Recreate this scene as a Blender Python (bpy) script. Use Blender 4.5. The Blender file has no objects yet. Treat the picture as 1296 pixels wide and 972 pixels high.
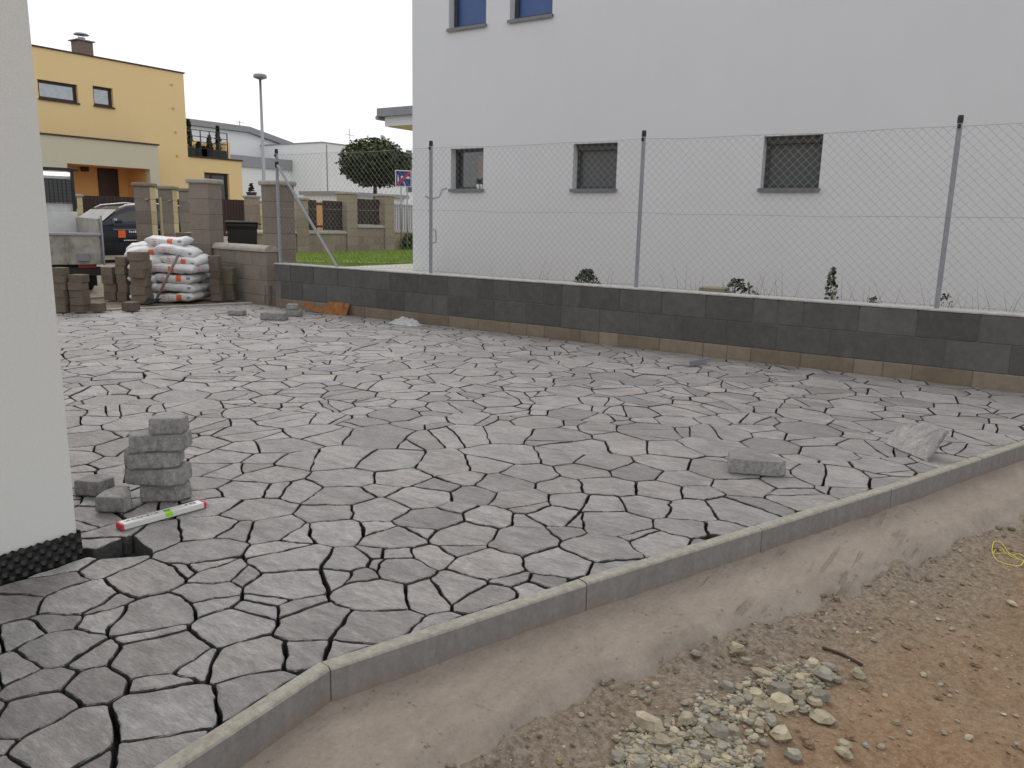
import bpy, math, random
from mathutils import Vector, Matrix, noise
random.seed(7)
R_ = random.random
def U(a, b): return a + (b - a) * random.random()
scene = bpy.context.scene
col = scene.collection

# ------------------------------------------------------------------ camera
F, CX, CY, H = 1010.0, 648.0, 486.0, 1.30
RM = Matrix(((0.82751121, 0.12924249, -0.54637127),
             (0.56102886, -0.15269717, 0.81359093),
             (0.02172117, -0.97978567, -0.19886739)))
cam_d = bpy.data.cameras.new('camera'); cam = bpy.data.objects.new('camera', cam_d); col.objects.link(cam)
cam_d.sensor_width = 36.0; cam_d.lens = F / 1296 * 36.0; cam_d.clip_end = 2000; cam_d.clip_start = 0.05
right, down, fwd = RM.col[0], RM.col[1], RM.col[2]
M4 = Matrix.Identity(4)
for i in range(3):
    M4[i][0] = right[i]; M4[i][1] = -down[i]; M4[i][2] = -fwd[i]
M4.translation = Vector((0, 0, H))
cam.matrix_world = M4
scene.camera = cam

# ------------------------------------------------------------------ sky, sun, exposure
SUN_EL, SUN_AZ = math.radians(48), math.radians(148)      # azimuth of the sun, counter-clockwise from +X
w = bpy.data.worlds.new('World'); scene.world = w; w.use_nodes = True
nt = w.node_tree; nt.nodes.clear()
sky = nt.nodes.new('ShaderNodeTexSky'); sky.sky_type = 'NISHITA'; sky.sun_disc = False
sky.sun_elevation = SUN_EL; sky.sun_rotation = math.pi / 2 - SUN_AZ
sky.dust_density = 6.0; sky.air_density = 1.0
bw = nt.nodes.new('ShaderNodeHueSaturation'); bw.inputs['Saturation'].default_value = 0.12
mx = nt.nodes.new('ShaderNodeMix'); mx.data_type = 'RGBA'; mx.inputs[0].default_value = 0.82
mx.inputs['B'].default_value = (11.6, 11.7, 11.9, 1)                # the even white cloud layer
bg = nt.nodes.new('ShaderNodeBackground'); bg.inputs['Strength'].default_value = 0.1
ow = nt.nodes.new('ShaderNodeOutputWorld')
nt.links.new(sky.outputs[0], bw.inputs['Color']); nt.links.new(bw.outputs[0], mx.inputs['A'])
nt.links.new(mx.outputs['Result'], bg.inputs['Color']); nt.links.new(bg.outputs[0], ow.inputs[0])
sd = bpy.data.lights.new('sun', 'SUN'); sun = bpy.data.objects.new('sun', sd); col.objects.link(sun)
sd.energy = 0.7; sd.angle = math.radians(25); sd.color = (1.0, 0.96, 0.9)
sdir = Vector((math.cos(SUN_EL) * math.cos(SUN_AZ), math.cos(SUN_EL) * math.sin(SUN_AZ), math.sin(SUN_EL)))
sun.rotation_euler = sdir.to_track_quat('Z', 'Y').to_euler(); sun.location = (0, 0, 30)
vs = scene.view_settings
vs.view_transform = 'Standard'; vs.look = 'None'; vs.exposure = 0.0; vs.gamma = 1.0; vs.use_curve_mapping = False

# ------------------------------------------------------------------ pixel -> place helpers
def ray(px, py): return RM @ Vector(((px - CX) / F, (py - CY) / F, 1.0))
EYE = Vector((0, 0, H))
def atZ(px, py, z=0.0): r = ray(px, py); return EYE + r * ((z - H) / r.z)
def atY(px, py, y): r = ray(px, py); return EYE + r * (y / r.y)
def atX(px, py, x): r = ray(px, py); return EYE + r * (x / r.x)
def atD(px, py, d): return EYE + ray(px, py) * d
def depth(p): return (Vector(p) - EYE).dot(fwd)

# ------------------------------------------------------------------ materials
def srgb(r, g, b):
    f = lambda c: (c / 255 / 12.92) if c / 255 <= 0.04045 else ((c / 255 + 0.055) / 1.055) ** 2.4
    return (f(r), f(g), f(b), 1)
class NT:
    def __init__(s, name):
        s.m = bpy.data.materials.new(name); s.m.use_nodes = True; s.t = s.m.node_tree
        s.b = s.t.nodes['Principled BSDF']; s.out = s.t.nodes['Material Output']
        s._co = None
    def n(s, k, **kw):
        x = s.t.nodes.new(k)
        for a, b in kw.items(): setattr(x, a, b)
        return x
    def l(s, a, b): s.t.links.new(a, b)
    def co(s, world=False):
        if world: return s.n('ShaderNodeNewGeometry').outputs['Position']
        if s._co is None: s._co = s.n('ShaderNodeTexCoord').outputs['Object']
        return s._co
    def noise(s, scale, detail=4, rough=.55, vec=None, stretch=None, rot=None, dist=0):
        v = vec if vec is not None else s.co()
        if stretch or rot:
            mp = s.n('ShaderNodeMapping'); s.l(v, mp.inputs[0])
            if stretch: mp.inputs['Scale'].default_value = stretch
            if rot: mp.inputs['Rotation'].default_value = rot
            v = mp.outputs[0]
        t = s.n('ShaderNodeTexNoise'); t.inputs['Scale'].default_value = scale
        t.inputs['Detail'].default_value = detail; t.inputs['Roughness'].default_value = rough
        t.inputs['Distortion'].default_value = dist
        s.l(v, t.inputs['Vector']); return t.outputs['Fac']
    def ramp(s, fac, stops, interp='LINEAR'):
        r = s.n('ShaderNodeValToRGB'); r.color_ramp.interpolation = interp
        e = r.color_ramp.elements
        while len(e) < len(stops): e.new(0.5)
        for k, (p, c) in zip(e, stops):
            k.position = p; k.color = c if len(c) == 4 else (*c, 1)
        s.l(fac, r.inputs[0]); return r.outputs[0]
    def mix(s, fac, a, b, mode='MIX'):
        m = s.n('ShaderNodeMix', data_type='RGBA', blend_type=mode)
        for sock, v in ((m.inputs[0], fac), (m.inputs['A'], a), (m.inputs['B'], b)):
            if hasattr(v, 'links'): s.l(v, sock)
            else: sock.default_value = v
        return m.outputs['Result']
    def math(s, op, a, b=0.0, c=None, clamp=False):
        m = s.n('ShaderNodeMath', operation=op); m.use_clamp = clamp
        for i, v in enumerate((a, b) if c is None else (a, b, c)):
            if hasattr(v, 'links'): s.l(v, m.inputs[i])
            else: m.inputs[i].default_value = v
        return m.outputs[0]
    def bump(s, hgt, strength=.3, dist=.01, prev=None):
        b = s.n('ShaderNodeBump'); b.inputs['Strength'].default_value = strength; b.inputs['Distance'].default_value = dist
        s.l(hgt, b.inputs['Height'])
        if prev is not None: s.l(prev, b.inputs['Normal'])
        return b.outputs[0]
    def done(s, color=None, rough=.8, metal=0, spec=.5, normal=None):
        for sock, v in (('Base Color', color), ('Roughness', rough), ('Metallic', metal), ('Specular IOR Level', spec), ('Normal', normal)):
            if v is None: continue
            if hasattr(v, 'links'): s.l(v, s.b.inputs[sock])
            else: s.b.inputs[sock].default_value = v
        return s.m
def dim(c, k): return (c[0] * k, c[1] * k, c[2] * k, 1)
def plain(name, c, rough=.6, metal=0, spec=.5, var=.12, scale=6, bump=0, bscale=120, objrand=0, stretch=None, bdist=.004):
    t = NT(name)
    cc = t.ramp(t.noise(scale, 5, .6, stretch=stretch), [(.3, dim(c, 1 - var)), (.7, dim(c, 1 + var))])
    if objrand:
        oi = t.n('ShaderNodeObjectInfo')
        k = t.math('MULTIPLY_ADD', oi.outputs['Random'], 2 * objrand, 1 - objrand)
        cb = t.n('ShaderNodeCombineColor')
        for i in range(3): t.l(k, cb.inputs[i])
        cc = t.mix(1.0, cc, cb.outputs[0], 'MULTIPLY')
    nrm = t.bump(t.noise(bscale, 4, .6), bump, bdist) if bump else None
    return t.done(cc, rough, metal, spec, nrm)

MT = {}
def make_materials():
    # natural-stone pattern concrete pavers: tone comes per stone from the colour attribute
    def paver(name, k, s0, s1, sdark, rough):
        t = NT(name); wpos = t.co(True)
        at = t.n('ShaderNodeAttribute'); at.attribute_name = 'tone'
        n1 = t.noise(3.2, 6, .62, wpos, stretch=(1, 2.2, 1), rot=(0, 0, .5), dist=.6)
        n2 = t.noise(30, 6, .72, wpos, stretch=(1, 1.9, 1), rot=(0, 0, .5))
        n3 = t.noise(62, 5, .7, wpos, stretch=(.45, 2.2, 1), rot=(0, 0, .5), dist=.5)
        G = lambda v, w_=.055: (v * k, v * k * (1 - w_), v * k * (1 - w_ * 1.5))
        c = t.ramp(n1, [(.30, G(.17)), (.5, G(.285)), (.70, G(.41))])
        c = t.mix(.5, c, t.ramp(n2, [(.3, G(.13)), (.7, G(.45))]))
        c = t.mix(.4, c, t.ramp(n3, [(.32, G(.12)), (.68, G(.46))]))
        c = t.mix(1.0, c, at.outputs['Color'], 'MULTIPLY')
        dk = t.ramp(t.noise(4.5, 8, .78, wpos, stretch=(1, 1.8, 1), rot=(0, 0, .5), dist=.8), [(.40, (1, 1, 1)), (.56, (0, 0, 0))])
        c = t.mix(t.math('MULTIPLY', dk, .45), c, (.12 * k, .115 * k, .116 * k, 1))
        chalk = t.ramp(t.noise(7, 8, .8, wpos), [(.58, (0, 0, 0)), (.72, (1, 1, 1))])
        where = t.ramp(t.noise(.9, 2, .5, wpos), [(.52, (0, 0, 0)), (.64, (1, 1, 1))])
        c = t.mix(t.math('MULTIPLY', t.math('MULTIPLY', chalk, where), .6), c, (.42, .41, .40, 1))
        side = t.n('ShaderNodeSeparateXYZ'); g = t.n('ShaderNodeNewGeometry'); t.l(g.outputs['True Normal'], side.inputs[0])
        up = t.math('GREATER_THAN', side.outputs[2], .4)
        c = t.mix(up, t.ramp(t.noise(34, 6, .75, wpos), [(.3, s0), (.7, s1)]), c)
        ridge = t.noise(7, 8, .7, wpos, stretch=(1, 2.6, 1), rot=(0, 0, .5), dist=1.2)
        nb = t.bump(ridge, .9, .022); nb = t.bump(n3, .6, .007, nb); nb = t.bump(t.noise(170, 4, .7, wpos), .3, .003, nb)
        return t.done(c, rough, 0, .5, nb)
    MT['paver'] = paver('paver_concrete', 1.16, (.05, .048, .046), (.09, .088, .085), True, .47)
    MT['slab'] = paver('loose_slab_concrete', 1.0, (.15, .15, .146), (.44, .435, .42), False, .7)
    # bedding gravel under the pavers
    t = NT('bedding_grit'); wp = t.co(True)
    v = t.n('ShaderNodeTexVoronoi'); v.inputs['Scale'].default_value = 160; t.l(wp, v.inputs['Vector'])
    MT['bed'] = t.done(t.ramp(v.outputs['Color'], [(.1, (.02, .02, .02)), (.9, (.075, .072, .07))]), .9, normal=t.bump(v.outputs['Distance'], .8, .006))
    # soil
    t = NT('bare_soil'); wp = t.co(True)
    big = t.noise(.85, 4, .6, wp, dist=.4); mid = t.noise(5, 6, .65, wp); fin = t.noise(42, 6, .7, wp)
    c = t.ramp(big, [(.36, (.22, .155, .105)), (.5, (.27, .160, .085)), (.64, (.325, .165, .072))])
    c = t.mix(.5, c, t.ramp(mid, [(.32, (.13, .082, .048)), (.68, (.34, .235, .145))]))
    c = t.mix(.42, c, t.ramp(fin, [(.34, (.09, .064, .044)), (.66, (.37, .285, .20))]))
    at = t.n('ShaderNodeAttribute'); at.attribute_name = 'dust'
    c = t.mix(t.math('MULTIPLY', at.outputs['Fac'], .75), c, t.ramp(fin, [(.34, (.105, .088, .07)), (.66, (.30, .26, .21))]))
    vo = t.n('ShaderNodeTexVoronoi'); vo.inputs['Scale'].default_value = 75; t.l(wp, vo.inputs['Vector'])
    grit = t.math('LESS_THAN', vo.outputs['Distance'], .26)
    c = t.mix(t.math('MULTIPLY', grit, .45), c, t.ramp(vo.outputs['Color'], [(.2, (.12, .10, .08)), (.9, (.40, .35, .28))]))
    nb = t.bump(mid, .6, .03); nb = t.bump(fin, .8, .012, nb); nb = t.bump(vo.outputs['Distance'], .3, .004, nb)
    MT['soil'] = t.done(c, .95, 0, .2, nb)
    # wet-trowelled concrete haunch
    t = NT('trowelled_concrete'); wp = t.co(True)
    a = t.noise(2.2, 5, .6, wp, dist=.5); b = t.noise(24, 5, .65, wp, stretch=(1, .35, 1), rot=(0, 0, -.33))
    c = t.ramp(a, [(.3, (.24, .20, .165)), (.7, (.355, .308, .262))])
    c = t.mix(.35, c, t.ramp(b, [(.3, (.15, .12, .095)), (.7, (.32, .275, .23))]))
    fine = t.noise(60, 6, .75, wp); c = t.mix(.25, c, t.ramp(fine, [(.3, (.13, .10, .08)), (.7, (.38, .33, .28))]))
    scr = t.ramp(t.noise(26, 2, .4, wp, stretch=(1, .06, 1), rot=(0, 0, -.33)), [(.36, (0, 0, 0)), (.42, (1, 1, 1))])
    where = t.ramp(t.noise(2.3, 3, .6, wp), [(.50, (0, 0, 0)), (.60, (1, 1, 1))])
    scr = t.mix(where, (1, 1, 1, 1), scr)
    pit = t.ramp(t.noise(30, 3, .6, wp), [(.26, (0, 0, 0)), (.33, (1, 1, 1))]); scr = t.mix(1.0, scr, pit, 'MULTIPLY')
    c = t.mix(t.math('MULTIPLY', t.math('SUBTRACT', 1, scr), .35), c, (.11, .085, .065, 1))
    nb = t.bump(b, .3, .008); nb = t.bump(fine, .5, .006, nb); nb = t.bump(scr, .6, .008, nb); nb = t.bump(t.noise(200, 3, .6, wp), .3, .002, nb)
    MT['haunch'] = t.done(c, .85, 0, .35, nb)
    # kerb stones
    t = NT('kerb_concrete'); wp = t.co(True)
    a = t.noise(3.5, 5, .65, wp); b = t.noise(38, 5, .7, wp)
    c = t.ramp(a, [(.3, (.185, .175, .17)), (.7, (.25, .238, .23))])
    c = t.mix(.45, c, t.ramp(b, [(.3, (.13, .122, .117)), (.7, (.31, .295, .285))]))
    c = t.mix(.3, c, t.ramp(t.noise(16, 5, .7, wp, stretch=(1, 1, .12)), [(.3, (.12, .11, .105)), (.7, (.30, .285, .275))]))
    sx = t.n('ShaderNodeSeparateXYZ'); t.l(t.co(True), sx.inputs[0])
    low = t.math('SUBTRACT', t.math('MULTIPLY', t.noise(7, 4, .6, wp), .12), t.math('ADD', sx.outputs[2], .115))
    c = t.mix(t.math('MULTIPLY', t.math('MULTIPLY', low, 14, clamp=True), .6), c, (.20, .135, .085, 1))
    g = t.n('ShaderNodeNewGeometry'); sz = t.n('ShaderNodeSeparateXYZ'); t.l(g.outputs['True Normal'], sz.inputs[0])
    c = t.mix(t.math('MULTIPLY', t.math('GREATER_THAN', sz.outputs[2], .3), .75), c, t.ramp(b, [(.25, (.22, .20, .155)), (.75, (.46, .43, .365))]))  # upward faces painted paler: lit top against shaded face, put into the colour
    MT['kerb'] = t.done(c, .85, 0, .3, t.bump(b, .35, .004))
    MT['kerb_grey'] = plain('pale_kerb_concrete', (.36, .35, .33), .85, var=.2, scale=9, bump=.3)
    # block wall
    def block(name, c, var, tint=None):
        t = NT(name); oi = t.n('ShaderNodeObjectInfo'); wp = t.co(True)
        a = t.noise(2.6, 5, .65, wp); b = t.noise(70, 5, .7, wp)
        cc = t.ramp(a, [(.28, dim(c, 1 - var)), (.72, dim(c, 1 + var))])
        cc = t.mix(.45, cc, t.ramp(t.noise(13, 6, .75, wp), [(.28, dim(c, 1 - var * 1.9)), (.72, dim(c, 1 + var * 1.9))]))
        k = t.math('MULTIPLY_ADD', oi.outputs['Random'], .34, .83)
        cb = t.n('ShaderNodeCombineColor')
        for i in range(3): t.l(k, cb.inputs[i])
        cc = t.mix(1.0, cc, cb.outputs[0], 'MULTIPLY')
        st = t.ramp(t.noise(5, 5, .7, wp, stretch=(1, 1, .3)), [(.56, (0, 0, 0)), (.74, (1, 1, 1))])
        cc = t.mix(t.math('MULTIPLY', st, .3), cc, tint or dim(c, 1.7))
        return t.done(cc, .88, 0, .3, t.bump(b, .4, .004))
    MT['block_grey'] = block('grey_concrete_block', (.106, .104, .100), .22, (.19, .187, .18, 1))
    MT['block_brown'] = block('brown_concrete_block', (.225, .182, .135), .2, (.30, .255, .195, 1))
    MT['block_taupe'] = block('taupe_concrete_block', (.225, .195, .165), .14, (.29, .26, .22, 1))
    MT['block_cream'] = block('cream_concrete_block', (.56, .47, .27), .1, (.6, .52, .34, 1))
    MT['block_old'] = block('weathered_brown_paver', (.155, .128, .10), .24, (.24, .20, .16, 1))
    MT['block_tan'] = block('tan_concrete_block', (.315, .262, .205), .14, (.40, .34, .28, 1))
    MT['mortar'] = plain('wall_mortar', (.15, .145, .14), .95, var=.15, bump=.3)
    MT['mortar_tan'] = plain('tan_wall_mortar', (.24, .20, .16), .95, var=.15, bump=.3)
    MT['capping'] = plain('pale_mortar_capping', (.43, .42, .40), .9, var=.25, scale=14, bump=.3)
    MT['coping'] = plain('pale_stone_coping', (.36, .33, .29), .85, var=.15, scale=9, bump=.3)
    # plaster
    def plaster(name, c, var=.035):
        t = NT(name); wp = t.co(True)
        a = t.noise(.7, 5, .6, wp); s2 = t.noise(3, 5, .6, wp, stretch=(1, 1, .25))
        cc = t.mix(.4, t.ramp(a, [(.3, dim(c, 1 - var)), (.7, dim(c, 1 + var))]), t.ramp(s2, [(.3, dim(c, 1 - var * 1.2)), (.7, dim(c, 1 + var * .6))]))
        cc = t.mix(.35, cc, t.ramp(t.noise(150, 3, .7, wp), [(.3, dim(c, .88)), (.7, dim(c, 1.12))]))
        return t.done(cc, .92, 0, .25, t.bump(t.noise(240, 4, .75, wp), .6, .003))
    MT['plaster'] = plaster('white_plaster', (.665, .68, .71))
    MT['plaster_left'] = plaster('off_white_plaster', (.66, .665, .64))
    MT['plaster_yellow'] = plaster('yellow_plaster', (.79, .60, .315))
    MT['plaster_cream'] = plaster('cream_plaster', (.60, .56, .44))
    MT['plaster_orange'] = plaster('orange_plaster', (.74, .42, .17))
    MT['plaster_far'] = plaster('pale_grey_plaster', (.74, .76, .78))
    MT['plaster_ochre'] = plaster('ochre_soffit_plaster', (.62, .47, .26))
    MT['anthracite'] = plain('anthracite_frame', (.045, .048, .052), .45, var=.1)
    MT['sill_grey'] = plain('grey_metal_sill', (.16, .165, .175), .4, .3, var=.08)
    MT['brown_frame'] = plain('dark_brown_frame', (.035, .016, .012), .5, var=.15)
    MT['brown_board'] = plain('dark_brown_board', (.04, .022, .017), .7, var=.25, scale=12, objrand=.2)
    MT['glass_dark'] = plain('dark_window_glass', (.03, .033, .036), .08, var=.05, spec=.6)
    MT['glass_sky'] = plain('reflecting_window_glass', (.32, .34, .36), .04, .85, var=.1)
    MT['blind_grey'] = plain('grey_window_blind', (.07, .075, .078), .3, var=.08, scale=2)
    MT['blue_film'] = plain('blue_protective_film', (.035, .09, .26), .25, var=.12, scale=2.5)
    t = NT('clear_glass'); tr = t.n('ShaderNodeBsdfTransparent'); tr.inputs[0].default_value = (.75, .78, .78, 1)
    gl = t.n('ShaderNodeBsdfGlossy'); gl.inputs['Roughness'].default_value = .03
    ms = t.n('ShaderNodeMixShader'); ms.inputs[0].default_value = .10
    t.l(tr.outputs[0], ms.inputs[1]); t.l(gl.outputs[0], ms.inputs[2]); t.l(ms.outputs[0], t.out.inputs[0]); MT['glass_clear'] = t.m
    MT['dark_room'] = plain('dim_room_wall', (.03, .03, .03), .9)
    MT['galv'] = plain('galvanised_steel', (.33, .33, .36), .42, .6, var=.1, scale=20)
    MT['wire'] = plain('galvanised_wire', (.30, .30, .30), .5, .35, var=.05)
    MT['post'] = plain('grey_coated_post', (.31, .31, .345), .5, .2, var=.07, scale=12)
    MT['black_plastic'] = plain('black_plastic', (.012, .012, .012), .45, var=.15)
    MT['membrane'] = plain('black_dimpled_membrane', (.009, .009, .010), .45, var=.2, spec=.45)
    MT['sheet_grey'] = plain('grey_roof_sheet', (.24, .25, .28), .5, .2, var=.07)
    MT['roof_far'] = plain('far_grey_roof', (.27, .28, .30), .7, var=.07)
    MT['brick_chimney'] = plain('brown_brick', (.20, .15, .12), .9, var=.25, scale=20)
    MT['rust'] = plain('rusted_steel', (.27, .105, .03), .85, .1, var=.4, scale=14, bump=.2)
    MT['rust_dark'] = plain('rusty_brown_rod', (.09, .055, .04), .9, .1, var=.3, scale=14)
    MT['film'] = plain('crumpled_plastic_film', (.40, .40, .41), .35, var=.12, scale=20)
    MT['wood_handle'] = plain('worn_wooden_handle', (.22, .165, .14), .75, var=.25, scale=9, stretch=(6, 6, .6))
    MT['white_paint'] = plain('white_vehicle_paint', (.62, .63, .63), .35, var=.08)
    MT['dirty_metal'] = plain('dirty_grey_truck_panel', (.33, .315, .285), .6, .15, var=.38, scale=5)
    MT['black_steel'] = plain('black_steel', (.022, .022, .024), .5, .2, var=.2)
    MT['rubber'] = plain('tyre_rubber', (.014, .014, .014), .85, var=.2)
    MT['rim'] = plain('alloy_rim', (.45, .45, .47), .3, .8)
    MT['car_paint'] = plain('dark_blue_car_paint', (.010, .012, .024), .18, .15, var=.1, spec=.6)
    MT['silver'] = plain('silver_trim', (.62, .62, .64), .3, .6)
    MT['car_glass'] = plain('car_glass', (.03, .04, .035), .05, .1, spec=.7)
    MT['painted_sky_glass'] = plain('windscreen_painted_sky_reflection', (.42, .44, .46), .2, var=.15, scale=3)  # reflected sky painted in as a pale base colour
    MT['orange'] = plain('orange_sticker', (.80, .14, .035), .5)
    MT['white_print'] = plain('white_lettering', (.75, .75, .75), .5)
    MT['red_lens'] = plain('red_tail_lens', (.20, .012, .02), .3)
    MT['red'] = plain('red_plastic', (.60, .035, .04), .45)
    MT['alu'] = plain('white_aluminium_profile', (.66, .66, .64), .35, .1, var=.05)
    MT['ink'] = plain('dark_print', (.03, .03, .035), .5)
    t = NT('green_vial'); MT['vial'] = t.done((.32, .72, .03, 1), .15)
    t = NT('sign_blue'); MT['sign_blue'] = t.done((.02, .045, .20, 1), .4)
    t = NT('sign_white'); MT['sign_white'] = t.done((.75, .77, .8, 1), .4)
    t = NT('sign_red'); MT['sign_red'] = t.done((.42, .03, .09, 1), .4)
    MT['yellow_string'] = plain('yellow_string', (.62, .55, .10), .7)
    MT['lawn'] = plain('lawn_soil', (.18, .28, .045), .95, var=.3, scale=3)
    t = NT('grass_blade'); at = t.n('ShaderNodeAttribute'); at.attribute_name = 'tone'
    MT['grass'] = t.done(t.mix(1.0, (.25, .37, .065, 1), at.outputs['Color'], 'MULTIPLY'), .7, 0, .2)
    def leaf(name, c):
        t = NT(name); at = t.n('ShaderNodeAttribute'); at.attribute_name = 'tone'
        cc = t.mix(1.0, c, at.outputs['Color'], 'MULTIPLY')
        return t.done(cc, .6, 0, .3)
    MT['leaf_dark'] = leaf('dark_leaf', (.030, .046, .014, 1)); MT['leaf_green'] = leaf('green_leaf', (.07, .14, .03, 1))
    MT['leaf_weed'] = leaf('weed_leaf', (.05, .068, .038, 1)); MT['dry_grass'] = leaf('dry_grass_stem', (.26, .22, .13, 1))
    MT['bark'] = plain('tree_bark', (.06, .045, .035), .9, var=.3, scale=9)
    MT['path'] = plain('pale_concrete_path', (.50, .48, .42), .9, var=.1, scale=4, bump=.2)
    MT['road'] = plain('dusty_road', (.30, .265, .21), .95, var=.22, scale=3, bump=.4, bscale=60, bdist=.01)
    # rocks: colour varies per piece
    t = NT('quarry_stone'); at = t.n('ShaderNodeAttribute'); at.attribute_name = 'tone'
    wp = t.co(True); a = t.noise(34, 5, .7, wp)
    c = t.mix(1.0, t.ramp(a, [(.3, (.27, .245, .20)), (.7, (.47, .44, .375))]), at.outputs['Color'], 'MULTIPLY')
    MT['rock'] = t.done(c, .9, 0, .25, t.bump(a, .5, .004))
    # cement sacks with their print (object space: x along the sack, y across, z up)
    t = NT('cement_sack_paper'); sp = t.n('ShaderNodeSeparateXYZ'); t.l(t.co(), sp.inputs[0])
    X, Y, Z = sp.outputs
    oi = t.n('ShaderNodeObjectInfo')
    def band(v, lo, hi): return t.math('MULTIPLY', t.math('GREATER_THAN', v, lo), t.math('LESS_THAN', v, hi))
    base = t.ramp(t.noise(7, 5, .6), [(.3, (.56, .56, .57)), (.7, (.70, .70, .71))])
    base = t.mix(t.math('MULTIPLY', t.ramp(t.noise(11, 5, .7), [(.55, (0, 0, 0)), (.8, (1, 1, 1))]), .25), base, (.36, .35, .33, 1))
    front = t.math('LESS_THAN', Y, -.02)
    sq = t.math('MULTIPLY', band(X, .035, .115), band(Z, -.042, .048))
    sq = t.math('MULTIPLY', sq, t.math('GREATER_THAN', oi.outputs['Random'], .3))
    base = t.mix(sq, base, (.70, .13, .04, 1))
    rows = t.math('GREATER_THAN', t.math('SINE', t.math('MULTIPLY', Z, 190)), -.1)
    cols = t.math('GREATER_THAN', t.noise(70, 2, .5, stretch=(1, 1, .15)), .5)
    txt = t.math('MULTIPLY', t.math('MULTIPLY', band(X, -.19, -.07), band(Z, -.04, .045)), t.math('MULTIPLY', rows, cols))
    base = t.mix(t.math('MULTIPLY', txt, .8), base, (.62, .10, .12, 1))
    txt2 = t.math('MULTIPLY', t.math('MULTIPLY', band(X, .19, .25), band(Z, -.012, .022)), cols)
    base = t.mix(t.math('MULTIPLY', txt2, .8), base, (.06, .06, .08, 1))
    MT['sack'] = t.done(base, .55, 0, .4, t.bump(t.noise(16, 5, .6), .5, .012))
make_materials()

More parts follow.
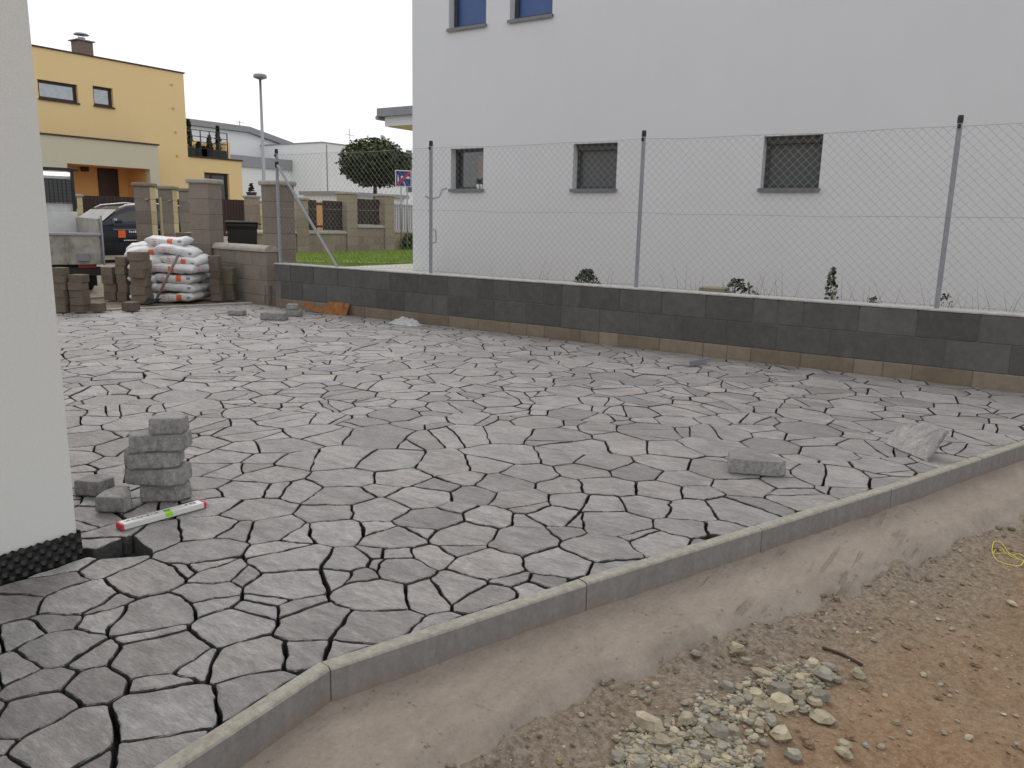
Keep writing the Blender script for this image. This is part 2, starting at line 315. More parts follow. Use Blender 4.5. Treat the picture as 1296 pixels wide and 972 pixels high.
# ------------------------------------------------------------------ mesh helpers
class MB:
    def __init__(s): s.v = []; s.f = []; s.mi = []; s.tone = []; s.cur = 0; s.ct = (1, 1, 1, 1)
    def add(s, vs, fs):
        o = len(s.v); s.v += [tuple(x) for x in vs]; s.tone += [s.ct] * len(vs)
        for f in fs: s.f.append(tuple(i + o for i in f)); s.mi.append(s.cur)
    def box(s, a, b, M=None):
        (x0, y0, z0), (x1, y1, z1) = a, b
        vs = [Vector(p) for p in ((x0,y0,z0),(x1,y0,z0),(x1,y1,z0),(x0,y1,z0),(x0,y0,z1),(x1,y0,z1),(x1,y1,z1),(x0,y1,z1))]
        if M: vs = [M @ p for p in vs]
        s.add(vs, [(3,2,1,0),(4,5,6,7),(0,1,5,4),(1,2,6,5),(2,3,7,6),(3,0,4,7)])
    def cbox(s, a, b, c=.006, M=None):
        """box with chamfered edges"""
        vs = []; idx = {}
        for ix in (0, 1):
            for iy in (0, 1):
                for iz in (0, 1):
                    P = [(a, b)[ix][0], (a, b)[iy][1], (a, b)[iz][2]]
                    sg = [1 if k == 0 else -1 for k in (ix, iy, iz)]
                    for ax in range(3):
                        q = P[:]
                        for o in range(3):
                            if o != ax: q[o] += sg[o] * c
                        idx[(ix, iy, iz, ax)] = len(vs); vs.append(Vector(q))
        if M: vs = [M @ p for p in vs]
        fs = []
        for ax in range(3):
            o1, o2 = [k for k in range(3) if k != ax]
            for sd in (0, 1):
                ring = []
                for (p, q) in ((0,0),(1,0),(1,1),(0,1)):
                    key = [0,0,0]; key[ax] = sd; key[o1] = p; key[o2] = q
                    ring.append(idx[(*key, ax)])
                if (sd == 0) == (ax != 1): ring = ring[::-1]
                fs.append(ring)
        for ax in range(3):                     # edges run along ax
            o1, o2 = [k for k in range(3) if k != ax]
            for p in (0, 1):
                for q in (0, 1):
                    k0 = [0,0,0]; k0[o1] = p; k0[o2] = q; k1 = k0[:]; k1[ax] = 1
                    ring = [idx[(*k0, o1)], idx[(*k1, o1)], idx[(*k1, o2)], idx[(*k0, o2)]]
                    fs.append(ring if ((p == q) == (ax != 1)) else ring[::-1])
        for ix in (0, 1):
            for iy in (0, 1):
                for iz in (0, 1):
                    r = [idx[(ix,iy,iz,k)] for k in range(3)]
                    fs.append(r if (ix + iy + iz) % 2 else r[::-1])
        s.add(vs, fs)
    def tube(s, pts, r, n=8, cap=True):
        pts = [Vector(p) for p in pts]
        rs = r if isinstance(r, (list, tuple)) else [r] * len(pts)
        vs = []; fs = []
        prev = None
        for i, p in enumerate(pts):
            d = (pts[min(i + 1, len(pts) - 1)] - pts[max(i - 1, 0)])
            if d.length < 1e-9: d = Vector((0, 0, 1))
            d.normalize()
            if prev is None:
                u = d.orthogonal().normalized()
            else:
                u = prev - d * prev.dot(d)
                u = u.normalized() if u.length > 1e-6 else d.orthogonal().normalized()
            prev = u; v = d.cross(u)
            for k in range(n):
                a = 2 * math.pi * k / n
                vs.append(p + (u * math.cos(a) + v * math.sin(a)) * rs[i])
        for i in range(len(pts) - 1):
            for k in range(n):
                fs.append((i*n+k, i*n+(k+1)%n, (i+1)*n+(k+1)%n, (i+1)*n+k))
        if cap: fs += [tuple(range(n))[::-1], tuple(range((len(pts)-1)*n, len(pts)*n))]
        s.add(vs, fs)
    def prism(s, poly, z0, z1, M=None):
        n = len(poly)
        vs = [Vector((x, y, z0)) for x, y in poly] + [Vector((x, y, z1)) for x, y in poly]
        if M: vs = [M @ p for p in vs]
        s.add(vs, [tuple(range(n))[::-1], tuple(range(n, 2*n))] + [(i, (i+1)%n, n+(i+1)%n, n+i) for i in range(n)])
    def quad(s, a, b, c, d): s.add([a, b, c, d], [(0, 1, 2, 3)])
    def build(s, name, mats, parent=None, smooth=False, loc=None, tone=False):
        me = bpy.data.meshes.new(name); me.from_pydata(s.v, [], s.f)
        for m in (mats if isinstance(mats, (list, tuple)) else [mats]): me.materials.append(MT[m])
        if len(me.materials) > 1: me.polygons.foreach_set('material_index', s.mi)
        if tone:
            at = me.color_attributes.new('tone', 'FLOAT_COLOR', 'POINT')
            at.data.foreach_set('color', [c for t in s.tone for c in t])
        if smooth: me.polygons.foreach_set('use_smooth', [True] * len(me.polygons))
        me.update()
        o = bpy.data.objects.new(name, me); col.objects.link(o)
        if loc is not None: o.location = loc
        if parent is not None:
            o.parent = parent
        return o
def tag(o, label=None, cat=None, group=None, kind=None):
    if label: o['label'] = label
    if cat: o['category'] = cat
    if group: o['group'] = group
    if kind: o['kind'] = kind
    return o
def empty(name, loc=(0, 0, 0), rz=0.0):
    o = bpy.data.objects.new(name, None); col.objects.link(o); o.location = loc; o.rotation_euler = (0, 0, rz)
    o.empty_display_size = .1
    return o
def smooth_by_angle(o, deg=35):
    me = o.data; me.polygons.foreach_set('use_smooth', [True] * len(me.polygons))
    try: me.set_sharp_from_angle(angle=math.radians(deg))
    except Exception: pass
def inst(src_me, name, parent=None, loc=(0,0,0), rz=0, scale=(1,1,1), rot=None):
    o = bpy.data.objects.new(name, src_me); col.objects.link(o); o.location = loc
    o.rotation_euler = rot if rot else (0, 0, rz); o.scale = scale
    if parent is not None: o.parent = parent
    return o
def fb(x, y, s=1.0, o=3): return noise.fractal(Vector((x * s, y * s, 3.7)), 1.0, 2.0, o)

# ------------------------------------------------------------------ setting: kerb line, soil, concrete haunch
KT = .012
kpix = [(224, 972), (418, 845), (743, 738), (965, 669.5), (1129, 618), (1296, 562)]
K = [atZ(x, y, KT).to_2d() for x, y in kpix]
K[0] = K[1] + (K[0] - K[1]).normalized() * 1.0
d_last = (K[-1] - K[-2]).normalized()
K[-1] = K[-2] + d_last * 1.0
while K[-1].y < 7.74:
    nx = K[-1] + d_last * 1.0
    if nx.y > 7.77: nx = K[-1] + d_last * ((7.77 - K[-1].y) / d_last.y)
    K.append(nx)
d0 = (K[0] - K[1]).normalized()
K.insert(0, K[0] + d0 * 1.0); K.insert(0, K[0] + d0 * 1.0)
def kerb_x(y):
    for a, b in zip(K, K[1:]):
        if a.y <= y <= b.y: return a.x + (b.x - a.x) * (y - a.y) / (b.y - a.y)
    return K[0].x if y < K[0].y else K[-1].x
def seg_normal(a, b):       # outward (towards the soil)
    d = (b - a).normalized(); return Vector((d.y, -d.x))
def haunch_w(y): return .29 + .02 * fb(y, 4.2, 1.3) + .035 * fb(y, 1.2, 6, 4) + .07 * max(0, min(1, (2.2 - y)))
def soil_z(x, y):
    s = (x - kerb_x(y)) * .94
    if x < -9.9: return -.012 + .006 * fb(x, y, 2)
    if y > 7.9: return -.20
    if s < -.02: return -.19
    hw = haunch_w(y)
    z = -.205 + .022 * fb(x, y, 1.1, 4) + .016 * fb(x + 9, y, 5, 4) + .009 * fb(x, y + 5, 17, 3)
    z += .030 * math.exp(-((s - hw - .03) / .08) ** 2) * (0.5 + .9 * fb(x, y, 3.5, 5) + .5 * fb(x, y, 13, 3))
    hp = Vector((-.62, 2.18)); q = Vector((x, y)) - hp      # low rise under the gravel heap
    z += .035 * math.exp(-(q.length / .35) ** 2)
    return z
def axis(lo, hi, dl, dh, step, far):
    a = []; v = dl
    while v < dh: a.append(v); v += step
    a.append(dh); g = step; v = dl
    L = []
    while v > lo: g *= 1.6; v -= g; L.append(max(v, lo))
    Rr = []; g = step; v = dh
    while v < hi: g *= 1.6; v += g; Rr.append(min(v, hi))
    return L[::-1] + a + Rr
xs = axis(-400, 400, -1.75, 2.2, .018, 0); ys = axis(-400, 400, .9, 7.7, .022, 0)
verts = []; dust = []
for y in ys:
    for x in xs:
        verts.append((x, y, soil_z(x, y)))
        s = (x - kerb_x(y)) if -1 < y < 8 else 5
        dd = max(0, min(1, 1.5 - (s - .25) / .42 + .5 * fb(x, y, 1.7)))
        dust.append(dd if x > -9 else .8)
nx = len(xs)
faces = [(j*nx+i, j*nx+i+1, (j+1)*nx+i+1, (j+1)*nx+i) for j in range(len(ys)-1) for i in range(nx-1)]
me = bpy.data.meshes.new('ground'); me.from_pydata(verts, [], faces); me.materials.append(MT['soil'])
at = me.attributes.new('dust', 'FLOAT', 'POINT'); at.data.foreach_set('value', dust)
me.polygons.foreach_set('use_smooth', [True] * len(me.polygons)); me.update()
ground = bpy.data.objects.new('ground', me); col.objects.link(ground); tag(ground, kind='structure')

# kerb stones, one metre each, beside the paving
kerb = empty('kerb'); tag(kerb, kind='structure')
def offset_pt(i, off):
    ns = []
    if i > 0: ns.append(seg_normal(K[i-1], K[i]))
    if i < len(K) - 1: ns.append(seg_normal(K[i], K[i+1]))
    n = sum(ns, Vector((0, 0))).normalized()
    return K[i] + n * (off / max(.5, n.dot(ns[0])))
KW = .052
for i in range(len(K) - 1):
    a, b = K[i], K[i+1]; d = (b - a).normalized(); g = .0022
    o0, o1 = offset_pt(i, 0) + d * g, offset_pt(i+1, 0) - d * g
    i0, i1 = offset_pt(i, -KW) + d * g, offset_pt(i+1, -KW) - d * g
    m = MB(); c = .009; zt = KT + U(-.002, .002); zb = -.19
    rows = []
    for (oo, ii) in ((o0, i0), (o1, i1)):
        w_ = (ii - oo).normalized()
        rows.append([Vector((*oo, zb)), Vector((*oo, zt - c)), Vector((*(oo + w_ * c * .45), zt - c * .3)), Vector((*(oo + w_ * c * 1.2), zt)),
                     Vector((*(ii - w_ * c * .6), zt)), Vector((*ii, zt - c * .6)), Vector((*ii, zb))])
    n = 7
    m.add(rows[0] + rows[1], [(k, k+1, n+k+1, n+k)[::-1] for k in range(n-1)] + [tuple(range(n)), tuple(range(n, 2*n))[::-1]])
    o = m.build('kerb_stone', 'kerb', kerb)

# concrete haunch
m = MB(); rows = []; yv = K[1].y
while yv < 7.76:
    hw = haunch_w(yv); x0 = kerb_x(yv); kk = max(0, min(1, (yv - 1.2) / .8)); nn = Vector((1 - .06 * kk, -.34 * kk)).normalized()
    row = []
    for j in range(31):
        t = j / 30; wv = hw * 1.25 * t
        z = -.098 - .045 * t - .006 * fb(x0 + wv, yv, 2.5) + .0035 * fb(x0 + wv, yv, 14, 4) + .002 * fb(x0 + wv, yv, 40, 3)
        e = max(0, t - .66 + .05 * fb(x0 + t, yv, 5, 4)) / .34
        z -= .085 * min(1.3, e) ** 1.4
        p = Vector((x0, yv)) + nn * (wv - .004)
        row.append((p.x, p.y, z))
    rows.append(row); yv += .014
for r in rows: m.v += r; m.tone += [(1,1,1,1)] * 31
for j in range(len(rows) - 1):
    for i in range(30): m.f.append((j*31+i, j*31+i+1, (j+1)*31+i+1, (j+1)*31+i)); m.mi.append(0)
tag(m.build('concrete_haunch', 'haunch', smooth=True), kind='structure')

# ------------------------------------------------------------------ paving
WY = 7.79                                          # face of the boundary wall
def clip(poly, p, n):                              # keep the side where (q-p).n <= 0
    out = []
    for i in range(len(poly)):
        a, b = poly[i], poly[(i+1) % len(poly)]
        da, db = (a - p).dot(n), (b - p).dot(n)
        if da <= 0: out.append(a)
        if (da < 0 < db) or (db < 0 < da): out.append(a + (b - a) * (da / (da - db)))
    return out
def area(poly): return .5 * abs(sum(a.x * b.y - b.x * a.y for a, b in zip(poly, poly[1:] + poly[:1])))
HX, HY = -3.0, 1.475                               # corner of the near house
sites = []
tr = [((0, 700), 2.592, [(200,45,85),(320,50,55),(180,95,100),(490,85,105),(595,58,35),(672,38,40),(720,66,75),(810,72,45),(690,122,75),(960,20,110),(1130,28,75),(1250,45,45),(885,150,50),(950,95,115),(700,163,50),(840,187,72),(975,178,50),(1040,222,110),(760,232,120),(500,200,115),(60,175,85),(250,150,115),(330,166,55),(180,222,50),(360,207,60),(60,265,65),(200,310,115),(322,330,60),(500,262,50),(522,325,130),(640,358,65),(820,345,125),(1010,325,70),(1200,232,100),(1220,130,100),(1190,77,45),(50,370,60),(140,432,70),(300,440,85),(530,424,52),(530,520,155),(850,455,125),(1130,320,50),(120,520,125),(230,600,150),(490,655,120),(25,615,45),(65,675,45),(640,690,60),(330,690,60),(-120,420,90),(-130,560,120),(-60,660,90),(-90,300,90)]),
      ((400, 440), 2.592, [(95,690,80),(200,677,30),(180,790,120),(40,750,50),(270,680,55),(390,680,62),(280,727,95),(360,787,55),(470,768,75),(570,707,105),(630,752,48),(590,802,60),(700,790,60),(790,700,100),(745,765,40),(930,655,112),(975,718,70),(1130,640,88),(1070,618,52),(1210,590,60),(680,632,112),(480,610,95),(480,657,40),(330,602,62),(268,622,95),(210,590,42),(70,600,90),(60,540,60),(210,530,90),(90,482,95),(350,490,92),(200,462,40),(370,560,105),(450,525,42),(500,482,75),(570,556,75),(688,565,35),(780,550,75),(850,565,35),(980,575,105),(820,610,35),(842,500,42),(950,512,60),(1080,515,80),(1230,530,75),(1240,470,45),(1130,465,75),(960,455,90),(800,450,68),(660,492,80),(700,518,35),(620,442,80),(490,427,50),(400,455,45),(100,430,90),(270,422,75),(430,387,75),(560,387,65),(230,380,82),(70,370,70),(640,355,68),(690,412,72),(820,355,60),(940,375,80),(1050,405,75),(890,405,62),(1150,375,75),(1200,425,70),(1020,325,60),(1170,335,80),(880,325,75)]),
      ((0, 500), 3.24, [(840,640,95),(1170,640,85),(650,572,40),(850,547,80),(960,557,42),(1110,550,80),(1260,570,60),(1050,460,85),(880,442,55),(850,408,45),(1010,390,80),(1130,390,40),(1230,390,75),(830,365,55),(1100,322,80),(940,310,60),(1040,300,50),(840,300,60),(900,250,75),(1000,210,65),(1130,200,75),(1210,270,70),(1090,265,40),(860,190,70),(430,430,60),(590,400,60),(420,560,60)])]
rad = {}
for (ox, oy), sc, L in tr:
    for (a, b, r) in L:
        p3 = atZ(ox + a / sc, oy + b / sc, 0); p = p3.to_2d()
        if all((p - q).length > .075 for q in sites): p.freeze(); sites.append(p); rad[p] = r / sc * depth(p3) / F * .97
HOLE = Vector((-2.965, 1.585)); HOLE.freeze(); sites = [s for s in sites if (s - HOLE).length > .13]; sites.append(HOLE); rad[HOLE] = .05
n_tr = len(sites); cell = {}
def put(p): cell.setdefault((int(p.x // .4), int(p.y // .4)), []).append(p)
for s_ in sites: put(s_)
def near(p, r=1):
    cx, cy = int(p.x // .4), int(p.y // .4)
    for i in range(cx - r, cx + r + 1):
        for j in range(cy - r, cy + r + 1):
            yield from cell.get((i, j), ())
rng = random.Random(21)
def in_patio(p, mrg=.25): return -11.6 - mrg < p.x < kerb_x(p.y) + mrg and .0 < p.y < WY + mrg and not (p.x < HX - mrg and p.y < HY - mrg)
TRP = [(-200, 745), (60, 720), (150, 690), (235, 560), (400, 552), (890, 552), (905, 705), (742, 740), (415, 850), (215, 985), (-200, 985)]
def px_of(p):
    c = RM.transposed() @ (Vector((p[0], p[1], 0)) - EYE)
    return (c.x / c.z * F + CX, c.y / c.z * F + CY) if c.z > .05 else (-9999, 0)
def in_px(u, v, P):
    c = False
    for (ax, ay), (bx, by) in zip(P, P[1:] + P[:1]):
        if (ay > v) != (by > v) and u < (bx - ax) * (v - ay) / (by - ay) + ax: c = not c
    return c
for rs_, tries in ((.185, 1500), (.165, 3500), (.14, 6000), (.115, 9000), (.085, 9000), (.06, 9000), (.042, 7000)):
    for _ in range(tries):
        p = Vector((rng.uniform(-11.6, .9), rng.uniform(0, WY + .2))); p.freeze(); r0 = rs_ * rng.uniform(.9, 1.08)
        if in_patio(p) and not in_px(*px_of(p), TRP) and all((p - q).length > .90 * (r0 + rad[q]) for q in near(p)): sites.append(p); rad[p] = r0; put(p)
FAR_A, FAR_B = Vector((-9.98, 7.9)), Vector((-10.85, 5.0))   # far edge of the paving
far_n = Vector((-(FAR_A - FAR_B).y, (FAR_A - FAR_B).x)).normalized()
if far_n.x > 0: far_n = -far_n
cells = []
for si, s_ in enumerate(sites):
    if not in_patio(s_) or s_ is HOLE: continue
    poly = [s_ + Vector(v) for v in ((-.6,-.6),(.6,-.6),(.6,.6),(-.6,.6))]
    for q in near(s_, 2):
        if q is s_: continue
        d = q - s_
        if d.length < 1.2 and len(poly) > 2: poly = clip(poly, s_ + d * (.5 + (rad[s_] ** 2 - rad[q] ** 2) / (2 * d.length_squared)), d.normalized())
    if len(poly) < 3: continue
    pieces = [poly]
    big = area(poly) > .05
    if big and si >= n_tr and rng.random() < .62:                    # a straight or curved joint cuts a sliver off
        c_ = sum(poly, Vector((0, 0))) / len(poly); a_ = rng.uniform(0, 6.283); n_ = Vector((math.cos(a_), math.sin(a_)))
        p_ = c_ + n_ * rng.uniform(.02, .10)
        pieces = [clip(poly, p_, n_), clip(poly, p_, -n_)]
        if rng.random() < .4 and len(pieces[1]) > 2 and len(pieces[0]) > 2:
            k_ = 0 if area(pieces[0]) > area(pieces[1]) else 1; q_ = pieces.pop(k_); c_ = sum(q_, Vector((0, 0))) / len(q_)
            a_ += rng.uniform(-.7, .7); n_ = Vector((math.cos(a_), math.sin(a_))); p_ = c_ + n_ * rng.uniform(-.06, .06)
            pieces += [clip(q_, p_, n_), clip(q_, p_, -n_)]
    for pc in pieces:
        if len(pc) < 3: continue
        c_ = sum(pc, Vector((0, 0))) / len(pc)
        for a, b in zip(K, K[1:]):
            if a.y - .02 <= c_.y <= b.y + .02:
                n_ = seg_normal(a, b); pc = clip(pc, a - n_ * (KW + .004), n_)
        pc = clip(pc, Vector((0, WY - .012)), Vector((0, 1)))
        pc = clip(pc, FAR_A, far_n)
        if c_.y < HY + .03: pc = clip(pc, Vector((HX + .035, 0)), Vector((-1, 0)))
        elif c_.x < HX + .03: pc = clip(pc, Vector((0, HY + .035)), Vector((0, -1)))
        pc = [p for p in pc]
        if len(pc) >= 3 and area(pc) > .0035: cells.append(pc)
def stone_outline(pc, wob=True):
    sd_ = rng.uniform(0, 90)
    """inset for the joint, cut the corners a little, and let the edges wander like split stone"""
    if sum(a.x * b.y - b.x * a.y for a, b in zip(pc, pc[1:] + pc[:1])) < 0: pc = pc[::-1]
    q = []
    for p in pc:
        if not q or (p - q[-1]).length > .012: q.append(p)
    if len(q) > 2 and (q[0] - q[-1]).length < .012: q.pop()
    if len(q) < 3: return None
    ins = q[:]
    for a, b in zip(q, q[1:] + q[:1]):
        d = (b - a).normalized(); n = Vector((d.y, -d.x))
        ins = clip(ins, a - n * .0052, n)
        if len(ins) < 3: return None
    out = []
    dmin = min(p.length for p in ins)
    step = .022 if dmin < 4 else (.06 if dmin < 6 else .12)
    for a, b in zip(ins, ins[1:] + ins[:1]):
        L = (b - a).length
        if L < .004: continue
        k = max(1, int(L / step)); cc = min(.005, L * .15)
        d = (b - a) / L
        pts = [a + d * cc] + [a + d * (L * j / k) for j in range(1, k)] + [b - d * cc]
        out += pts
    res = []
    for p in out:
        wv = Vector((noise.noise(Vector((p.x * 3.2, p.y * 3.2, 1))) * .026 + noise.noise(Vector((p.x * 15, p.y * 15, 5))) * .011,
                     noise.noise(Vector((p.x * 3.2, p.y * 3.2, 9))) * .026 + noise.noise(Vector((p.x * 15, p.y * 15, 13))) * .011))
        wv += Vector((noise.noise(Vector((p.x * 11, p.y * 11, sd_))), noise.noise(Vector((p.x * 11, p.y * 11, sd_ + 20))))) * .0045
        wv += Vector((noise.noise(Vector((p.x * 38, p.y * 38, 3))), noise.noise(Vector((p.x * 38, p.y * 38, 23))))) * .005
        res.append(p + wv)
    return res
patio = MB()
pp = [(FAR_A.x + .02, WY - .002), (FAR_B.x, FAR_B.y), (-12.2, .2), (HX - .02, .2), (HX - .02, -.9)] + [(offset_pt(i, -KW * .5).x, offset_pt(i, 0).y) for i in range(len(K)) if -.9 < K[i].y]
patio.prism([(x, y) for x, y in pp][::-1], -.18, -.088)
pt = patio.build('patio', 'bed'); tag(pt, kind='structure')
stones = []
for pc in cells:
    o = stone_outline(pc)
    if o is None or len(o) < 4: continue
    c_ = sum(o, Vector((0, 0))) / len(o); d = Vector((c_.x, c_.y, -H)).length
    stones.append((area(o) * H / d ** 3, o, c_))
stones.sort(key=lambda s: -s[0])
vis = []; rest = []
for s_ in stones:
    u, v = px_of(s_[2])
    (vis if (-60 < u < 1350 and v < 1060 and len(vis) < 300) else rest).append(s_)
def add_stone(m, o, c_):
    base = rng.choice([1, 1.03, 1.07, .98, .93, .87, .74, 1.13, 1.05, .82])
    warm = rng.uniform(-.012, .028)
    m.ct = (base * (1 + warm), base * (1 - warm * .2), base * (1 - warm), 1)
    n = len(o); tx, ty = rng.gauss(0, .006), rng.gauss(0, .006); z0 = rng.gauss(0, .0012)
    zt = lambda p: z0 + (p.x - c_.x) * tx + (p.y - c_.y) * ty
    def inset(k): return [p + (c_ - p) * min(.3, k / max(.03, (c_ - p).length)) for p in o]
    i1, i2 = inset(.002), inset(.009)
    vs = [(p.x, p.y, -.085) for p in o] + [(p.x, p.y, zt(p) - .007) for p in o] + [(p.x, p.y, zt(p) - .0025) for p in i1] + [(p.x, p.y, zt(p)) for p in i2]
    fs = [(r*n+i, r*n+(i+1) % n, (r+1)*n+(i+1) % n, (r+1)*n+i) for r in range(3) for i in range(n)]
    fs.append(tuple(range(3*n, 4*n)))
    m.add(vs, fs)
for s_ in vis:
    m = MB(); o = s_[1]; c_ = s_[2]
    add_stone(m, o, c_); m.v = [(x - c_.x, y - c_.y, z) for x, y, z in m.v]
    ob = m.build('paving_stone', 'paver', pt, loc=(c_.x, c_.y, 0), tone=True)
m = MB()
for s_ in rest: add_stone(m, s_[1], s_[2])
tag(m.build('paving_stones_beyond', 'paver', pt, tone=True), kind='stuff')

# far edging of the paving
fk = empty('far_kerb'); tag(fk, kind='structure')
fd = (FAR_B - FAR_A).normalized()
for i in range(7):
    a = FAR_A + fd * (i * 1.0 + .06) + far_n * .10; ang = math.atan2(fd.y, fd.x)
    m = MB(); m.cbox((0.003, -.035, -.1), (.997, .035, .018), .006)
    m.build('kerb_stone', 'kerb_grey', fk, loc=(a.x, a.y, 0)).rotation_euler = (0, 0, ang)
m = MB(); m.box((-60, -40, -.011), (-12.3, 60, .012)); tag(m.build('road', 'road'), kind='structure')

# ------------------------------------------------------------------ block boundary wall + chain link fence
WX0, WX1, WT = -9.46, 3.4, .20
wall = empty('block_wall', (WX0, WY, -.2))
tag(wall, 'low garden wall of dark grey blocks on a brown block course under the wire fence', 'wall')
def wl(o): o.location = Vector(o.location) - Vector((WX0, WY, -.2)); return o
m = MB(); m.box((WX0 + .01, WY + .006, -.2), (WX1 - .01, WY + WT - .006, .60)); wl(m.build('mortar_core', 'mortar', wall))
bm_ = {}
def block_obj(x0, x1, z0, z1, mat):
    L = x1 - x0; key = (round(L, 2), round(z1 - z0, 3), mat)
    if key not in bm_:
        mm = MB(); g = .0022
        mm.cbox((g, 0, g), (key[0] - g, WT, z1 - z0 - g), .0055)
        o = mm.build('block', mat, wall); bm_[key] = o.data
    else:
        o = inst(bm_[key], 'block', wall)
    o.location = (x0, WY + U(-.0015, .0015), z0); wl(o)
tp = [-6.23,-5.77,-5.53,-5.29,-4.82,-4.58,-4.34,-3.86,-3.37,-2.89,-2.41,-2.17,-1.93,-1.44,-.96,-.48]
sc_ = [-6.46,-6.23,-5.99,-5.51,-5.06,-4.58,-4.09,-3.61,-3.13,-2.65,-2.16,-1.67,-1.19,-.71]
br = [-6.21,-5.75,-5.29,-5.04,-4.80,-4.33,-4.09,-3.85,-3.37,-2.89,-2.64,-2.40,-1.92,-1.44,-1.19,-.95,-.48]
def extend(L):
    L = L[:]
    while L[0] > WX0 + .6: L.insert(0, round(L[0] - .483, 2))
    if L[0] - WX0 > .15: L.insert(0, WX0)
    while L[-1] < WX1 - .3: L.append(round(L[-1] + .483, 2))
    return L
for L, z0, z1, mat in ((extend(tp), .382, .622, 'block_grey'), (extend(sc_), .135, .382, 'block_grey'), (extend(br), -.115, .135, 'block_brown')):
    for a, b in zip(L, L[1:]): block_obj(a, b, z0, z1, mat)
m = MB(); m.cbox((WX0 - .004, WY - .004, .622), (WX1, WY + WT + .004, .640), .004); wl(m.build('capping', 'capping', wall))

FY, FT, FB = WY + .10, 2.19, .66
fence = empty('chain_link_fence', (WX0, FY, .64))
tag(fence, 'galvanised chain link fence on grey posts with a diagonal brace above the block wall', 'fence')
def fl(o): o.location = Vector(o.location) - Vector((WX0, FY, .64)); return o
posts = [-9.44, -6.58, -3.72, -.83, 2.05]
for x in posts:
    zt = FT + (.06 if x > -9 else .05)
    m = MB(); m.tube([(x, FY, .60), (x, FY, zt - .03)], .0215, 12); p = m.build('post', 'post', fence, smooth=True); fl(p)
    smooth_by_angle(p)
    m = MB(); m.tube([(x, FY, zt - .055), (x, FY, zt - .018), (x, FY, zt + .008)], [.0235, .0245, .021], 12); c = m.build('cap', 'black_plastic', p)
    m = MB(); m.box((x - .012, FY - .032, zt - .10), (x + .012, FY - .016, zt - .065)); m.build('wire_clip', 'black_plastic', p)
b0 = atY(351, 209, FY - .04); b1 = atY(427, 339, FY - .03)
m = MB(); m.tube([(b0.x - .02, FY - .02, b0.z), (b1.x, FY - .03, .635)], .019, 10); o = fl(m.build('brace', 'post', fence)); smooth_by_angle(o)
m = MB(); m.tube([(-9.44, FY, b0.z - .03), (-9.44, FY, b0.z + .05)], .029, 10); fl(m.build('brace_collar', 'black_plastic', fence))
m = MB(); DG = .079; hx = DG / 2; x = -9.40; i = 0
nz = int((FT - FB) / hx)
while x < 3.2:
    pts = [(x + (hx if (k + i) % 2 else 0), FY - .026 + (.002 if (k + i) % 2 else -.002), FB + k * hx) for k in range(nz + 1)]
    m.tube(pts, .00175, 3, False); x += hx; i += 1
fl(m.build('wire_mesh', 'wire', fence))
for z in (FT - .02, (FT + FB) / 2 + .0, FB + .01):
    m = MB(); pts = []
    for a, b in zip(posts, posts[1:]):
        for k in range(6): pts.append((a + (b - a) * k / 6, FY - .028, z + .006 * math.sin(k * 2.1 + a) - (.012 * math.sin(math.pi * k / 6))))
    pts.append((3.2, FY - .028, z))
    m.tube(pts, .0019, 5); fl(m.build('tension_wire', 'wire', fence))

# ------------------------------------------------------------------ wall builder with openings
def facade(m, P, rects, u0, u1, z0, z1, rev):
    """P(u, d, z) -> point; rects = openings (ua, ub, za, zb); reveals go in by rev"""
    us = sorted({u0, u1, *[r[0] for r in rects], *[r[1] for r in rects]}); zs = sorted({z0, z1, *[r[2] for r in rects], *[r[3] for r in rects]})
    for ua, ub in zip(us, us[1:]):
        for za, zb in zip(zs, zs[1:]):
            uc, zc = (ua + ub) / 2, (za + zb) / 2
            if any(r[0] < uc < r[1] and r[2] < zc < r[3] for r in rects): continue
            m.quad(P(ua, 0, za), P(ub, 0, za), P(ub, 0, zb), P(ua, 0, zb))
    for ua, ub, za, zb in rects:
        m.quad(P(ua, 0, za), P(ua, 0, zb), P(ua, rev, zb), P(ua, rev, za)); m.quad(P(ub, 0, za), P(ub, rev, za), P(ub, rev, zb), P(ub, 0, zb))
        m.quad(P(ua, 0, zb), P(ub, 0, zb), P(ub, rev, zb), P(ua, rev, zb)); m.quad(P(ua, 0, za), P(ua, rev, za), P(ub, rev, za), P(ub, 0, za))
def pbox(m, P, u0, u1, d0, d1, z0, z1):
    a, b = P(u0, d0, z0), P(u1, d1, z1)
    m.box([min(a[i], b[i]) for i in range(3)], [max(a[i], b[i]) for i in range(3)])
def window(parent, P, r, rev, frame_mat, pane_mat, sill_mat, fw=.06, sill=True, loc0=(0,0,0), name='window', mull=()):
    ua, ub, za, zb = r
    m = MB(); d0, d1 = rev - .05, rev + .02
    pbox(m, P, ua, ua + fw, d0, d1, za, zb); pbox(m, P, ub - fw, ub, d0, d1, za, zb)
    pbox(m, P, ua + fw, ub - fw, d0, d1, zb - fw, zb); pbox(m, P, ua + fw, ub - fw, d0, d1, za, za + fw)
    for q in mull: pbox(m, P, q - fw * .4, q + fw * .4, d0 + .004, d1, za + fw, zb - fw)
    wn = m.build(name, frame_mat, parent); wn.location = -Vector(loc0)
    m = MB(); pbox(m, P, ua + fw * .7, ub - fw * .7, rev - .012, rev, za + fw * .7, zb - fw * .7); m.build('pane', pane_mat, wn)
    if sill:
        m = MB(); pbox(m, P, ua - .025, ub + .025, -.045, rev - .045, za - .022, za + .004); pbox(m, P, ua - .025, ub + .025, -.047, -.040, za - .05, za - .018)
        m.build('sill', sill_mat, wn)
    return wn

